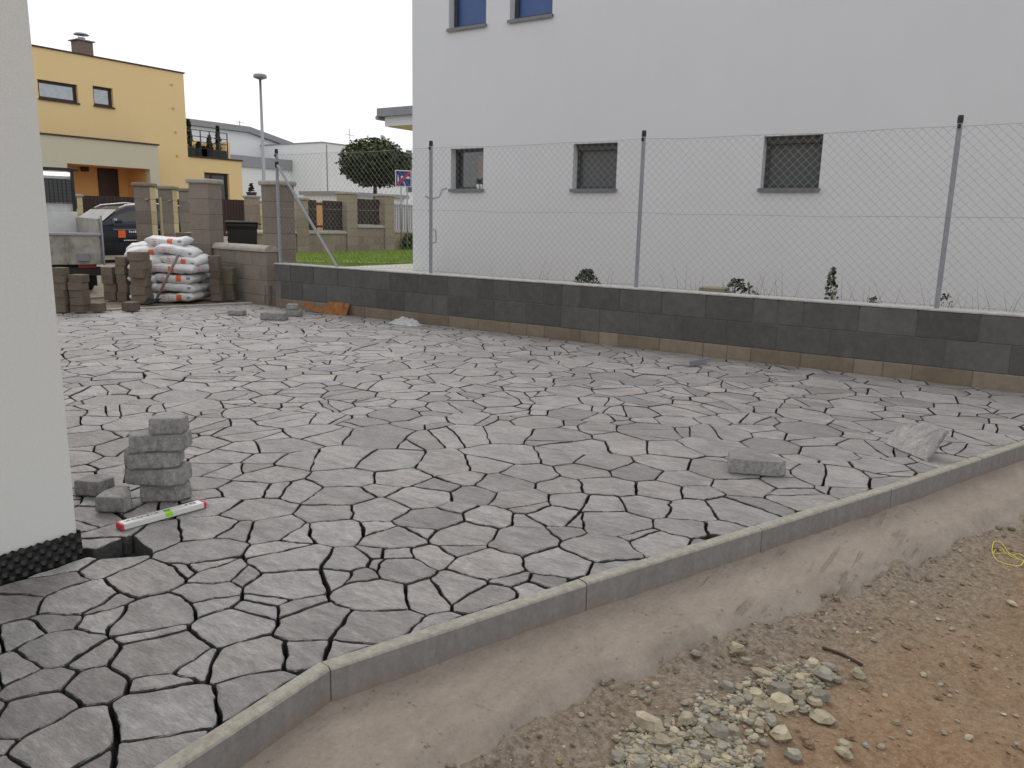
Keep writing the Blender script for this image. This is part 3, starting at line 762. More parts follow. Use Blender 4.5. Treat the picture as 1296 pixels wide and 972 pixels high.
# ------------------------------------------------------------------ neighbour's white house
GY = 12.0
gz = .20
cx0 = atY(522, 150, GY).x
Hs = (cx0, GY, .2)
house = empty('white_house', Hs); tag(house, 'large white plastered house with small dark windows behind the chain link fence', 'house')
PH = lambda u, d, z: (u, GY + d, z)
def R2(a, b): p, q = atY(*a, GY), atY(*b, GY); return (p.x, q.x, p.z, q.z)
g1 = R2((572, 237.5), (612, 186.5)); g2 = R2((724, 239), (782, 180)); g3 = R2((962, 238.5), (1042.5, 169))
lt = 2.595
g1 = (g1[0], g1[1], 1.875, lt); g2 = (g2[0], g2[1], 1.865, lt); g3 = (g3[0], g3[1], 1.86, lt)
u1 = R2((568, 36), (615.5, 0)); u2 = R2((645, 27.5), (699.5, 0))
u1 = (u1[0], u1[1], 4.665, 5.9); u2 = (u2[0], u2[1], 4.665, 5.9)
g1 = (g1[0] - .03, *g1[1:])
HXR, HTOP, HDEP = 6.0, 7.4, 10.0
m = MB(); facade(m, PH, [g1, g2, g3, u1, u2], cx0, HXR, .1, HTOP, .20)
m.quad((cx0, GY, .1), (cx0, GY, HTOP), (cx0, GY + HDEP, HTOP), (cx0, GY + HDEP, .1))
m.quad((HXR, GY, .1), (HXR, GY + HDEP, .1), (HXR, GY + HDEP, HTOP), (HXR, GY, HTOP))
m.quad((cx0, GY + HDEP, .1), (cx0, GY + HDEP, HTOP), (HXR, GY + HDEP, HTOP), (HXR, GY + HDEP, .1))
m.quad((cx0, GY, HTOP), (HXR, GY, HTOP), (HXR, GY + HDEP, HTOP), (cx0, GY + HDEP, HTOP))
o = m.build('wall', 'plaster', house); o.location = -Vector(Hs)
m = MB(); m.box((cx0 - .03, GY - .03, HTOP + .002), (HXR + .03, GY + HDEP + .03, HTOP + .05)); o = m.build('roof_edge', 'sheet_grey', house); o.location = -Vector(Hs)
w1 = window(house, PH, g1, .20, 'anthracite', 'glass_clear', 'sill_grey', .05, loc0=Hs)
w2 = window(house, PH, g2, .20, 'anthracite', 'blind_grey', 'sill_grey', .05, loc0=Hs)
w3 = window(house, PH, g3, .20, 'anthracite', 'blind_grey', 'sill_grey', .05, loc0=Hs)
for wi, r in ((w2, g2), (w3, g3)):
    m = MB(); pbox(m, PH, r[0] + .03, r[1] - .03, .10, .16, r[3] - .10, r[3] - .002); m.build('blind_box', 'anthracite', wi)
for r in (u1, u2):
    wi = window(house, PH, r, .20, 'anthracite', 'blue_film', 'sill_grey', .075, loc0=Hs)
# room behind the first window
m = MB(); a0, a1, z0, z1 = g1[0] - .3, g1[1] + .5, g1[2] - .3, g1[3] + .15; yb = GY + 1.3; yf = GY + .235
m.quad((a0, yb, z0), (a1, yb, z0), (a1, yb, z1), (a0, yb, z1)); m.quad((a0, yf, z0), (a0, yb, z0), (a0, yb, z1), (a0, yf, z1))
m.quad((a1, yf, z0), (a1, yf, z1), (a1, yb, z1), (a1, yb, z0)); m.quad((a0, yf, z1), (a0, yb, z1), (a1, yb, z1), (a1, yf, z1)); m.quad((a0, yf, z0), (a1, yf, z0), (a1, yb, z0), (a0, yb, z0))
o = m.build('room', 'dark_room', house); o.location = -Vector(Hs)
m = MB(); pbox(m, PH, g1[0] + .25, g1[0] + .44, .5, .56, g1[2] + .22, g1[3] - .10); o = m.build('picture', 'orange', w1)
m = MB(); pbox(m, PH, g1[1] - .16, g1[1] - .06, .235, .25, g1[2] + .28, g1[3] - .1); m.build('curtain', 'plaster_cream', w1)
for k in range(2):
    x = g1[1] - .15 + k * .085; m = MB(); m.tube([(x, GY + .06, g1[2] + .003), (x, GY + .06, g1[2] + .085)], [.026, .036], 12)
    p = m.build('flower_pot', 'white_print'); tag(p, 'small white flower pot on the sill of the see-through window of the white house', 'flower pot', 'white pots on the window sill')
    m = MB()
    for _ in range(26):
        c = Vector((x + U(-.03, .03), GY + .06 + U(-.03, .03), g1[2] + .085 + U(0, .1))); a = Vector((U(-1,1), U(-1,1), U(-.3,1))).normalized() * .03; b = a.orthogonal().normalized() * .014
        m.ct = (U(.7, 1.2),) * 3 + (1,); m.add([c - a, c + b, c + a, c - b], [(0,1,2,3)])
    m.build('plant', 'leaf_weed', p, tone=True)
# front canopy of the white house
c0 = atY(481, 140, GY + .6); 
zc1 = atY(497, 147, GY + .8).z; zc0 = atY(487, 160, GY + .8).z
xl = atY(487, 150, GY + .8).x
m = MB(); m.box((xl, GY + .8, zc0), (cx0 - .002, GY + 4.2, zc1)); can = m.build('canopy', 'plaster', house); can.location = -Vector(Hs)
m = MB(); m.box((xl + .05, GY + .85, zc0 - .012), (cx0 - .004, GY + 4.15, zc0 - .002)); m.build('soffit', 'plaster_ochre', can)
m = MB(); m.box((xl - .13, GY + .70, zc1), (cx0 - .003, GY + 4.3, zc1 + .16)); m.build('canopy_roof', 'sheet_grey', can)
m = MB(); m.tube([(xl - .15, GY + .72, zc1 - .02), (xl - .15, GY + 4.3, zc1 - .02)], .045, 8); m.build('gutter', 'sheet_grey', can)
p0 = atY(541, 232, GY - .012); m = MB()
m.tube([atY(566, 238, GY - .012), atY(559, 240, GY - .014), atY(556, 249, GY - .012), atY(545, 252, GY - .012), atY(538, 248, GY - .012)], .005, 6)
o = m.build('wall_cable', 'anthracite', house); o.location = -Vector(Hs); m = MB()
m.tube([atY(546, 290, GY - .012), atY(551, 291, GY - .012), atY(552, 306, GY - .012), atY(546, 308, GY - .012)], .005, 6)
o = m.build('wall_cable', 'anthracite', house); o.location = -Vector(Hs)
wl_x = atY(520, 195, GY + .5)
# neighbour ground
m = MB(); m.box((WX0 + .15, WY + WT + .006, -.2), (HXR, GY + .05, gz)); tag(m.build('garden_bed', 'soil'), kind='structure')

# ------------------------------------------------------------------ weeds behind the wall
def leafy(m, base, hgt, spread, n, lsz, seed, droop=.3):
    r = random.Random(seed)
    for _ in range(n):
        t = r.random() ** .8; a = r.uniform(0, 6.283); rad = spread * math.sqrt(r.random()) * (1 - .75 * t)
        c = Vector(base) + Vector((math.cos(a) * rad, math.sin(a) * rad * .7, hgt * t))
        L = Vector((r.uniform(-1, 1), r.uniform(-1, 1), r.uniform(-droop, 1))).normalized() * lsz * r.uniform(.6, 1.2); B = L.cross(Vector((r.uniform(-1,1), r.uniform(-1,1), r.uniform(-1,1)))).normalized() * lsz * .42
        k = r.uniform(.55, 1.35); m.ct = (k, k, k, 1)
        m.add([c - L * .5, c + B, c + L * .6, c - B], [(0, 1, 2, 3)])
def weed(name, px, top, hw_px, label, n, lsz, mat='leaf_weed', stems=4, cat='weed', group=None, y=8.35):
    p = atY(px, 360, y); zt = atY(px, top, y).z; d = y / ray(px, 360).y; sp = hw_px * d / F
    e = empty(name, (p.x, y, gz - .01)); tag(e, label, cat, group); m = MB(); rr = random.Random(px)
    for k in range(stems):
        a = Vector((rr.uniform(-1, 1) * sp * .9, rr.uniform(-.5, .5) * sp, (zt - gz) * rr.uniform(.75, 1.0)))
        m.tube([(0, 0, 0), a * .5 + Vector((0, 0, .03)), a], [.004, .003, .0015], 5)
    m.build('stem', 'bark', e)
    m = MB(); leafy(m, (0, 0, .36), zt - gz - .36, sp * 1.15, n, lsz, px); m.build('foliage', mat, e, tone=True)
weed('weed_bush', 742, 340, 22, 'bushy dark weed behind the grey wall below the second window', 420, .036, stems=14)
weed('leafy_weed', 935, 352, 28, 'low broad leafed weed with thin dry stalks behind the block wall', 110, .05, stems=9)
weed('tall_weed', 1052, 338, 10, 'tall thin leafy weed shoot behind the wall near the tallest fence post', 120, .045, stems=2)
weed('small_weed', 1107, 374, 10, 'tiny tuft of weed at the wall top beside the last fence post in view', 60, .03)
weed('thin_weed', 1199, 370, 12, 'sparse weed with a bent stalk just past the last fence post in view', 40, .03, stems=4)
m = MB(); rr = random.Random(3)
for _ in range(300):
    x = rr.choice([-4.6, -2.9, -2.5, -1.6, -.6, .2, 1.3]) + rr.gauss(0, .45); y = 8.02 + rr.random() * .5; hgt = .40 + rr.random() ** 3 * .42
    lean = Vector((rr.uniform(-.14, .14), rr.uniform(-.06, .06), hgt)); k = rr.uniform(.5, 1.2); m.ct = (k, k, k, 1)
    b = Vector((x, y, gz - .005)); m.add([b - Vector((.0025, 0, 0)), b + Vector((.0025, 0, 0)), b + lean * .6 + Vector((.002, 0, .0)), b + lean + Vector((lean.x * .6, 0, -.01)), b + lean * .6 - Vector((.002, 0, 0))], [(0, 1, 2, 3, 4)])
tag(m.build('dry_grass', 'dry_grass', tone=True), 'thin dry grass stems standing along the back of the block wall', 'grass', kind='stuff')
p = atY(902, 366, 8.3); m = MB(); m.cbox((p.x - .14, 8.25, gz), (p.x + .14, 8.45, p.z + .02), .01)
o = m.build('yellow_crate', 'dry_grass', tone=True); tag(o, 'faded yellow box lying among the weeds behind the wall', 'box')
q = atY(621, 351, 8.3); m = MB(); m.tube([Vector((q.x - .085 + .0 , 8.3, gz)), Vector((q.x - .075, 8.3, q.z - .09)), Vector((q.x - .05, 8.3, q.z - .03)), Vector((q.x, 8.3, q.z)), Vector((q.x + .05, 8.3, q.z - .03)), Vector((q.x + .075, 8.3, q.z - .09)), Vector((q.x + .085, 8.3, gz))], .010, 8)
o = m.build('hose_loop', 'black_plastic'); tag(o, 'black hose loop rising just above the grey wall', 'hose')

# ------------------------------------------------------------------ lawn, path, far block wall, tree, sign
LZ = .34; FWX = -17.1
m = MB(); m.box((-12.2, 9.0, -.1), (cx0 + .5, 22, LZ - .02)); tag(m.build('path', 'path'), kind='structure')
lawn_poly = [atZ(372, 330.5, LZ).to_2d(), atZ(486, 333, LZ).to_2d(), atZ(530, 331.5, LZ).to_2d(), Vector((-15.5, 24)), Vector((FWX + .1, 24)), Vector((FWX + .1, 12.6))]
m = MB(); m.prism([(p.x, p.y) for p in lawn_poly], -.1, LZ); tag(m.build('lawn', 'lawn'), kind='structure')
def inpoly(p, poly):
    c = False
    for a, b in zip(poly, poly[1:] + poly[:1]):
        if (a.y > p.y) != (b.y > p.y) and p.x < (b.x - a.x) * (p.y - a.y) / (b.y - a.y) + a.x: c = not c
    return c
m = MB(); rr = random.Random(5); k = 0
while k < 15000:
    p = Vector((rr.uniform(FWX, -10), rr.uniform(11.5, 21)))
    if not inpoly(p, lawn_poly): continue
    k += 1; a = rr.uniform(0, 6.28); t = rr.uniform(.6, 1.35); m.ct = (t * rr.uniform(.9, 1.3), t, t * .9, 1)
    dx, dy = math.cos(a) * .012, math.sin(a) * .012; h_ = rr.uniform(.03, .075)
    m.add([(p.x - dx, p.y - dy, LZ - .004), (p.x + dx, p.y + dy, LZ - .004), (p.x + rr.uniform(-.03, .03), p.y + rr.uniform(-.03, .03), LZ + h_)], [(0, 1, 2)])
tag(m.build('grass', 'grass', tone=True), 'short bright green grass of the lawn beyond the fence', 'grass', kind='stuff')

def block_pillar(parent, cx, cy, z0, z1, w_, rz, mat, mat2=None, capmat='coping', course=.235, off=(0,0,0)):
    """courses of blocks with recessed joints and an overhanging cap"""
    M = Matrix.Translation(Vector((cx, cy, 0)) - Vector(off)) @ Matrix.Rotation(rz, 4, 'Z'); h2 = w_ / 2
    m = MB(); m.box((-h2 + .008, -h2 + .008, z0), (h2 - .008, h2 - .008, z1 - .07), M); core = m.build('pillar_core', 'mortar_tan', parent)
    z = z0; n = max(1, round((z1 - .075 - z0) / course)); hh = (z1 - .075 - z0) / n
    for i in range(n):
        m = MB(); m.cbox((-h2, -h2, z + .003), (h2, h2, z + hh - .003), .007, M)
        if mat2:
            for k, f in enumerate(m.f):
                c = sum((Vector(m.v[i_]) for i_ in f), Vector()) / len(f); q = M.inverted() @ c
                m.mi[k] = 1 if q.x > h2 * .93 else 0
        m.build('block', [mat, mat2] if mat2 else mat, parent); z += hh
    m = MB(); m.cbox((-h2 - .035, -h2 - .035, z1 - .075), (h2 + .035, h2 + .035, z1), .018, M); m.build('cap', capmat, parent)
def run_wall(parent, a, b, z0, z1, th, mat, course=.24, L=.48, off=(0,0,0), cop=True, copmat='coping', mort='mortar_tan'):
    a, b = Vector(a), Vector(b); d = b - a; ln = d.length; ang = math.atan2(d.y, d.x)
    M = Matrix.Translation(Vector((a.x, a.y, 0)) - Vector(off)) @ Matrix.Rotation(ang, 4, 'Z')
    m = MB(); m.box((.008, .007, z0), (ln - .008, th - .007, z1 - .01), M); m.build('wall_core', mort, parent)
    n = max(1, round((z1 - z0) / course)); hh = (z1 - z0) / n
    for i in range(n):
        x = -(L / 2 if i % 2 else 0)
        while x < ln - .02:
            x0, x1 = max(0, x), min(ln, x + L)
            if x1 - x0 > .03:
                m = MB(); m.cbox((x0 + .003, U(-.002, .002), z0 + i * hh + .003), (x1 - .003, th, z0 + (i + 1) * hh - .003), .006, M); m.build('block', mat, parent)
            x += L
    if cop:
        m = MB(); r = th * .62; n_ = 10; x0 = -.01; prof = [(th/2 - r, z1)] + [(th/2 - r * math.cos(math.pi * k / n_), z1 + .02 + .075 * math.sin(math.pi * k / n_)) for k in range(n_ + 1)] + [(th/2 + r, z1)]
        step = .48; x = -.01
        while x < ln:
            xe = min(ln + .01, x + step); nn = len(prof)
            vs = [M @ Vector((x + .002, y, z)) for y, z in prof] + [M @ Vector((xe - .002, y, z)) for y, z in prof]
            m = MB(); m.add(vs, [tuple(range(nn)), tuple(range(nn, 2 * nn))[::-1]] + [(k, nn + k, nn + (k + 1) % nn, (k + 1) % nn) for k in range(nn)])
            o = m.build('coping_stone', copmat, parent); x = xe

def on_far(px): return atX(px, 300, FWX).y
fw = empty('far_block_wall', (FWX, 16, LZ)); tag(fw, 'tan block garden wall with pillars and dark fence panels behind the lawn', 'wall')
off = (FWX, 16, LZ)
pys = [on_far(383), on_far(445.5), on_far(492.5)]
tops = [atX(383, 250, FWX).z, atX(445, 243, FWX).z, atX(492, 246, FWX).z]
cops = [atX(415, 296, FWX).z, atX(470, 288.5, FWX).z]
for y, t in zip(pys, tops): block_pillar(fw, FWX - .18, y, LZ - .05, t, .42, 0, 'block_tan', off=off)
y_start = 12.9
run_wall(fw, (FWX, y_start), (FWX, pys[0] - .22), LZ - .05, cops[0], .3, 'block_tan', off=off)
for k in range(2): run_wall(fw, (FWX, pys[k] + .22), (FWX, pys[k+1] - .22), LZ - .05, cops[k], .3, 'block_tan', off=off)
# run_wall lays thickness to the left of a->b (towards -X): fence panels stand on it
for k, (ya, yb, zb, zt) in enumerate(((pys[0] + .24, pys[1] - .24, cops[0] + .1, atX(420, 254, FWX).z), (pys[1] + .24, pys[2] - .24, cops[1] + .1, atX(470, 252, FWX).z))):
    y = ya
    for z in (zb + .10, zt - .10):
        m = MB(); m.box((FWX - .20, ya - .03, z - .03), (FWX - .165, yb + .03, z + .03)); o = m.build('rail', 'brown_board', fw); o.location = -Vector(off)
    while y < yb - .05:
        if not (k == 0 and (.30 < (y - ya) / (yb - ya) < .44)):
            m = MB(); m.cbox((FWX - .165, y, zb), (FWX - .143, y + .095, zt + U(-.005, .005)), .004); o = m.build('slat', 'brown_board', fw); o.location = -Vector(off)
        y += .108
# low cream wall, gate and shrub at the end
ye = pys[2] + .22; ce = empty('cream_wall', (FWX, ye, LZ)); tag(ce, 'short cream wall with pale coping beyond the last tan pillar', 'wall')
run_wall(ce, (FWX - .3, ye + .02), (FWX - .3, ye + 2.2), LZ - .05, atX(510, 292, FWX).z - .08, .25, 'block_cream', off=(FWX, ye, LZ))
ge = empty('metal_gate', (FWX - .4, ye, LZ)); tag(ge, 'grey blue slatted metal gate standing behind the cream wall', 'gate')
zt = atX(515, 257, FWX).z; zb = LZ + .5
for y_ in (.1, 2.0): m = MB(); m.tube([(0, y_, 0), (0, y_, zt - LZ)], .03, 6); m.build('gate_post', 'post', ge)
for k in range(17): m = MB(); m.box((-.012, .15 + k * .11, .3), (.012, .21 + k * .11, zt - LZ - .03)); m.build('slat', 'galv', ge)
for z in (.4, zt - LZ - .12): m = MB(); m.box((-.02, .1, z), (-.0122, 2.0, z + .04)); m.build('rail', 'galv', ge)

# shrub by the cream wall
sb = atZ(517, 317, LZ); e = empty('garden_shrub', (sb.x, sb.y, LZ)); tag(e, 'bright green rounded shrub at the edge of the lawn', 'shrub')
m = MB(); m.tube([(0, 0, -.02), (0, 0, .3)], [.03, .015], 6); m.build('stem', 'bark', e)
m = MB(); leafy(m, (0, 0, .03), .48, .42, 900, .08, 11); m.build('foliage', 'leaf_green', e, tone=True)
# little white tap box with a red hose
tb = atZ(486, 317, LZ); e = empty('garden_tap_box', (tb.x, tb.y, LZ)); tag(e, 'small white garden box with red hose lying over it on the lawn', 'garden box')
m = MB(); m.cbox((-.11, -.11, -.01), (.11, .11, .18), .02); m.cbox((-.055, -.055, .172), (.055, .055, .24), .015); m.build('box', 'white_print', e)
m = MB(); m.tube([(.12 + .0, -.34, .01), (.125, -.2, .06), (.125, -.08, .15), (.125, .06, .17), (.125, .2, .12), (.12, .36, .01)], .02, 6); m.build('hose', 'red', e)

# globe tree
tp_ = atX(475, 300, -21.0); tree = empty('globe_tree', (tp_.x, tp_.y, .1)); tag(tree, 'dense dark green ball headed tree on a thin trunk behind the tan wall', 'tree')
dt = depth((tp_.x, tp_.y, 3)); ctr = atX(471, 208.5, -21.0); rx = 45 * dt / F; rz_ = 32.5 * dt / F; cz = ctr.z - .1
m = MB(); m.tube([(0, 0, -.1), (.02, 0, cz * .4), (0, .02, cz - rz_ * .5), (0, 0, cz + rz_ * .2)], [.085, .075, .065, .03], 8)
rr = random.Random(8)
for k in range(16):
    a = rr.uniform(0, 6.28); e_ = rr.uniform(-.3, 1.2); q = Vector((math.cos(a) * math.cos(e_) * rx * .8, math.sin(a) * math.cos(e_) * rx * .8, cz + math.sin(e_) * rz_ * .8))
    m.tube([(0, 0, cz - rz_ * .6), q * .5 + Vector((0, 0, (cz - rz_ * .3) * .5)), q], [.03, .02, .006], 5)
m.build('trunk', 'bark', tree, smooth=True)
m = MB(); n = 0; off_c = (ctr - Vector((tp_.x, tp_.y, 0))); 
while n < 9000:
    v = Vector((rr.gauss(0, 1), rr.gauss(0, 1), rr.gauss(0, 1))).normalized(); rad = (rr.random() ** .28)
    lump = 1 + .12 * noise.noise(v * 2.7) + .10 * noise.noise(v * 6.5)
    if v.z < 0: vz = v.z * .86
    else: vz = v.z
    p = Vector((v.x * rx, v.y * rx, vz * rz_)) * rad * lump * rr.uniform(.95, 1.03) + Vector((off_c.x * 0, off_c.y * 0, cz))
    if p.z < cz - rz_ * .86: continue
    n += 1
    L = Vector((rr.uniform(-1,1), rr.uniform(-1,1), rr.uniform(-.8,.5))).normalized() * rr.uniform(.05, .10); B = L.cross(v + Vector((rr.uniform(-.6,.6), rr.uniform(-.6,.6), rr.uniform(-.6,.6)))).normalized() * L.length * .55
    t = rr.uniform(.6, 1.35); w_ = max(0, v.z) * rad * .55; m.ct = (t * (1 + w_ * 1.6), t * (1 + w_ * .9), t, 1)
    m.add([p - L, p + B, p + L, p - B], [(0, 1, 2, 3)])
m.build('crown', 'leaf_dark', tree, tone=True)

# end-of-residential-zone sign
SD = 24.6; sc0 = atD(510.5, 226, SD); sg = empty('street_sign', (sc0.x, sc0.y, .15)); yaw = math.atan2(-sc0.x, sc0.y) + .12
sg.rotation_euler = (0, 0, yaw)
tag(sg, 'blue square traffic sign with white figures crossed by a red diagonal bar', 'sign')
hs = 10.2 * SD / F; zc = sc0.z - .15
m = MB(); m.cbox((-hs, -.012, zc - hs), (hs, .012, zc + hs), .008); m.build('plate', 'sign_white', sg)
m = MB(); k = hs * .90; m.box((-k, -.0155, zc - k), (k, -.0125, zc + k)); m.build('blue_field', 'sign_blue', sg)
m = MB()
def pg(m, pts, d0, d1): n = len(pts); m.add([(x * hs, d0, zc + z * hs) for x, z in pts] + [(x * hs, d1, zc + z * hs) for x, z in pts], [tuple(range(n)), tuple(range(n, 2*n))[::-1]] + [(i, (i+1) % n, n + (i+1) % n, n + i)[::-1] for i in range(n)])
pg(m, [(-.72, -.45), (-.58, -.45), (-.58, .2), (-.72, .2)], -.0185, -.0158); pg(m, [(-.70, .27), (-.60, .27), (-.60, .38), (-.70, .38)], -.0185, -.0158)
pg(m, [(-.3, -.25), (-.05, -.25), (-.05, .2), (-.3, .2)], -.0185, -.0158); pg(m, [(-.36, .2), (.02, .2), (-.17, .38)], -.0185, -.0158)
pg(m, [(.3, .0), (.8, .0), (.8, .16), (.68, .28), (.42, .28), (.3, .16)], -.0185, -.0158); pg(m, [(0, -.35), (.08, -.35), (.3, -.85), (.2, -.85)], -.0185, -.0158); tag(m.build('pictogram', 'sign_white', sg), kind='stuff')
m = MB(); pg(m, [(-.88, -.88), (-.62, -.88), (.88, .62), (.88, .88), (.62, .88), (-.88, -.62)], -.0215, -.0188); m.build('red_bar', 'sign_red', sg)
for dx in (-.07, .12):
    m = MB(); m.tube([(dx, .03, -.1), (dx, .03, zc + hs * .6)], .022, 8); m.build('pole', 'galv', sg, smooth=True)

# ------------------------------------------------------------------ gate pillars, low wall, bin
pr = empty('gate_pillar', (-9.97, 8.33, 0)); tag(pr, 'taupe block gate pillar with overhanging cap beside the braced fence end post', 'pillar')
block_pillar(pr, -9.97, 8.33, -.15, 1.835, .345, 0, 'block_taupe', off=(-9.97, 8.33, 0))
lw = empty('low_wall', (-10.5, 8, 0)); tag(lw, 'low taupe block wall with rounded pale coping in front of the black bin', 'wall')
run_wall(lw, (-11.38, 8.14), (-9.83, 7.955), -.1, .78, .2, 'block_taupe', course=.215, L=.46, off=(-10.5, 8, 0))
pl = empty('gate_pillar', (-11.56, 8.28, 0)); tag(pl, 'taupe block gate pillar at the far end of the low wall, behind the cement sacks', 'pillar')
block_pillar(pl, -11.57, 8.20, -.15, 1.87, .36, math.radians(18), 'block_taupe', off=(-11.56, 8.28, 0))
row_l = ['block pillar with cream side faces, the front one of the row of three by the dark car',
         'block pillar with cream side faces, the middle one of the row of three by the dark car',
         'block pillar with cream side faces, the back one of the row of three by the dark car']
for (px, pt_, d, lab) in ((187, 232, 15.3, row_l[0]), (215.5, 236, 17.1, row_l[1]), (240, 239, 18.8, row_l[2])):
    p = atD(px, 300, d); zt = atD(px, pt_, d).z; e = empty('fence_pillar', (p.x, p.y, 0)); tag(e, lab, 'pillar', 'bare fence pillars by the gateway')
    block_pillar(e, p.x, p.y, -.05, zt, .30, math.radians(40), 'block_taupe', 'block_cream', capmat='block_taupe', off=(p.x, p.y, 0))
    M = Matrix.Rotation(math.radians(40), 4, 'Z')
    for z in (.5, zt - .32):
        m = MB(); m.box((.05, -.185, z), (.11, -.151, z + .03), M); m.build('bracket', 'galv', e)
a = atD(222, 300, 17.6); b = atD(262, 300, 20.6); zc = atD(238, 294, 18.8).z
e = empty('cream_low_wall', (a.x, a.y, 0)); tag(e, 'low cream wall with white coping between the bare fence pillars', 'wall')
run_wall(e, (b.x, b.y), (a.x, a.y), -.05, zc - .08, .22, 'block_cream', off=(a.x, a.y, 0), copmat='capping')

# wooden lath leaning on the front pillar
a = atD(207, 312, 16.2); b = atD(203, 250, 15.9); 
m = MB(); m.tube([(a.x, a.y, .0), (b.x, b.y, b.z)], .018, 6); o = m.build('wooden_lath', 'block_cream'); tag(o, 'pale thin wooden lath leaning between the bare fence pillars', 'lath')

# wheelie bin
bp = atD(307, 300, 14.2); bn = empty('wheelie_bin', (bp.x, bp.y, .0)); bn.rotation_euler = (0, 0, math.radians(-38))
tag(bn, 'black plastic wheelie bin behind the low taupe wall', 'bin')
bz = atD(307, 283, 14.2).z
m = MB(); rows = [(.0, .19, .20), (.08, .20, .21), (bz - .10, .245, .25), (bz - .04, .262, .268), (bz, .262, .268)]
vs = []; 
for z, a, b in rows: vs += [(-a, -b, z), (a, -b, z), (a, b, z), (-a, b, z)]
m.add(vs, [(3, 2, 1, 0)] + [(r*4+k, r*4+(k+1) % 4, r*4+4+(k+1) % 4, r*4+4+k) for r in range(4) for k in range(4)]); m.build('body', 'black_plastic', bn)
m = MB(); m.cbox((-.27, -.29, bz + .002), (.27, .27, bz + .045), .02); m.tube([(-.2, .31, bz), (.2, .31, bz)], .016, 8); m.tube([(-.2, .26, bz + .01), (-.2, .31, bz)], .014, 6); m.tube([(.2, .26, bz + .01), (.2, .31, bz)], .014, 6); m.build('lid', 'black_plastic', bn)
for sx in (-1, 1): m = MB(); m.tube([(sx * .17, .22, .10), (sx * .215, .22, .10)], .10, 16); m.build('wheel', 'rubber', bn)
for zz in (.55, .75): m = MB(); m.box((-.2, -.2535, bz * zz), (.2, -.21, bz * zz + .02)); m.build('rib', 'black_plastic', bn)

# ------------------------------------------------------------------ brown block stacks at the gateway
mm = MB(); mm.cbox((-.5, -.5, 0), (.5, .5, 1), .03); proto_o = mm.build('concrete_block', 'block_old'); proto = proto_o.data; used = [False]
def block_thing(loc, rz, s, label, group):
    if not used[0]: o = proto_o; used[0] = True
    else: o = inst(proto, 'concrete_block')
    o.location = loc; o.rotation_euler = (0, 0, rz); o.scale = s; tag(o, label, 'block', group)
def stack(xl, xr, yt, yb, n, label, group, z0=0.012, rot=.55, dshift=0, skip_top=0):
    c = atZ((xl + xr) / 2, yb, z0); d = depth(c) + dshift; hh = (yb - yt) * d / F / n; wv = (xr - xl) * d / F * .74
    c = atD((xl + xr) / 2, 300, d)
    for i in range(n):
        od = '' if n == 1 else ('bottom ' if i == 0 else ('topmost ' if i == n - 1 else ['second lowest ', 'third lowest ', 'fourth lowest ', 'fifth lowest ', 'sixth lowest '][i - 1]))
        block_thing((c.x + U(-.012, .012), c.y + U(-.012, .012), z0 + i * hh - .001), rot + U(-.12, .12), (wv, wv * .95, hh * 1.004), od + label, group)
g_ = 'brown concrete blocks stacked at the gateway'
stack(61, 82, 340, 397, 6, 'brown concrete block in the stack against the white house corner edge', g_)
stack(82, 106, 349, 397, 5, 'brown concrete block in the short pile beside the truck wheel', g_)
stack(106, 127, 385, 396, 1, 'single brown concrete block at the foot of the short pile', g_)
stack(149, 171, 384, 395, 1, 'single brown concrete block lying alone on the edge of the paving', g_)
stack(126, 147, 339, 381, 4, 'brown concrete block in the low stack beside the truck bed corner', g_)
stack(144, 161, 325, 381, 5, 'brown concrete block in the middle stack of the three by the sacks', g_, dshift=-.12)
stack(161, 188, 317, 382, 6, 'brown concrete block in the tall stack touching the cement sacks', g_, dshift=-.32)
stack(262, 279, 326, 383, 6, 'brown concrete block in the dark stack between the sacks and the low wall', g_, dshift=.1)
stack(279, 297, 341, 382, 4, 'brown concrete block in the short dark stack against the low wall', g_, dshift=.1)
stack(243, 266, 316, 378, 6, 'brown concrete block in the stack rising behind the cement sacks', g_, dshift=.75)
stack(222, 243, 303, 376, 7, 'brown concrete block in the tall stack right behind the sack pile', g_, dshift=.95)
stack(332, 344, 362, 385, 2, 'brown concrete block standing at the end of the dark grey wall', g_)

# ------------------------------------------------------------------ cement sacks
def sack_mesh(seed, L=.60, W=.40, Hh=.135):
    m = MB(); n, mcount = 22, 20; r = random.Random(seed); vs = []
    for i in range(n + 1):
        u = -1 + 2 * i / n; e = abs(u)
        prof = (1 - e ** 7) ** .5 if e < 1 else 0
        hh = Hh * .5 * (.30 + .70 * (1 - max(0, (e - .72) / .28) ** 2.2)); ww = W * .5 * (1 - .04 * e ** 3)
        for j in range(mcount):
            a = 2 * math.pi * j / mcount; ca, sa = math.cos(a), math.sin(a)
            y = ww * math.copysign(abs(ca) ** .36, ca); z = hh * math.copysign(abs(sa) ** .55, sa)
            k = noise.noise(Vector((u * 3 + seed * 7, y * 9, z * 9))) * .014 + noise.noise(Vector((u * 8 + seed * 3, y * 22, z * 20))) * .005
            vs.append((u * L / 2, y * (1 + k * 1.5), z + k + .015 * math.sin(seed * 2 + u * 2.2) * (1 - 0)))
    fs = [(i*mcount+j, i*mcount+(j+1) % mcount, (i+1)*mcount+(j+1) % mcount, (i+1)*mcount+j)[::-1] for i in range(n) for j in range(mcount)]
    fs += [tuple(range(mcount)), tuple(range(n*mcount, (n+1)*mcount))[::-1]]
    m.add(vs, fs); return m
sk = [sack_mesh(s_) for s_ in range(5)]
sk_me = []
vx = Vector((.843, .538, 0)).normalized()                # right in the picture, level
vyaw = math.atan2(vx.y, vx.x)
SK0 = atZ(205, 384, .012) + Vector((-.538, .843, 0)) * .15; vf = Vector((-vx.y, vx.x, 0))   # away from the camera
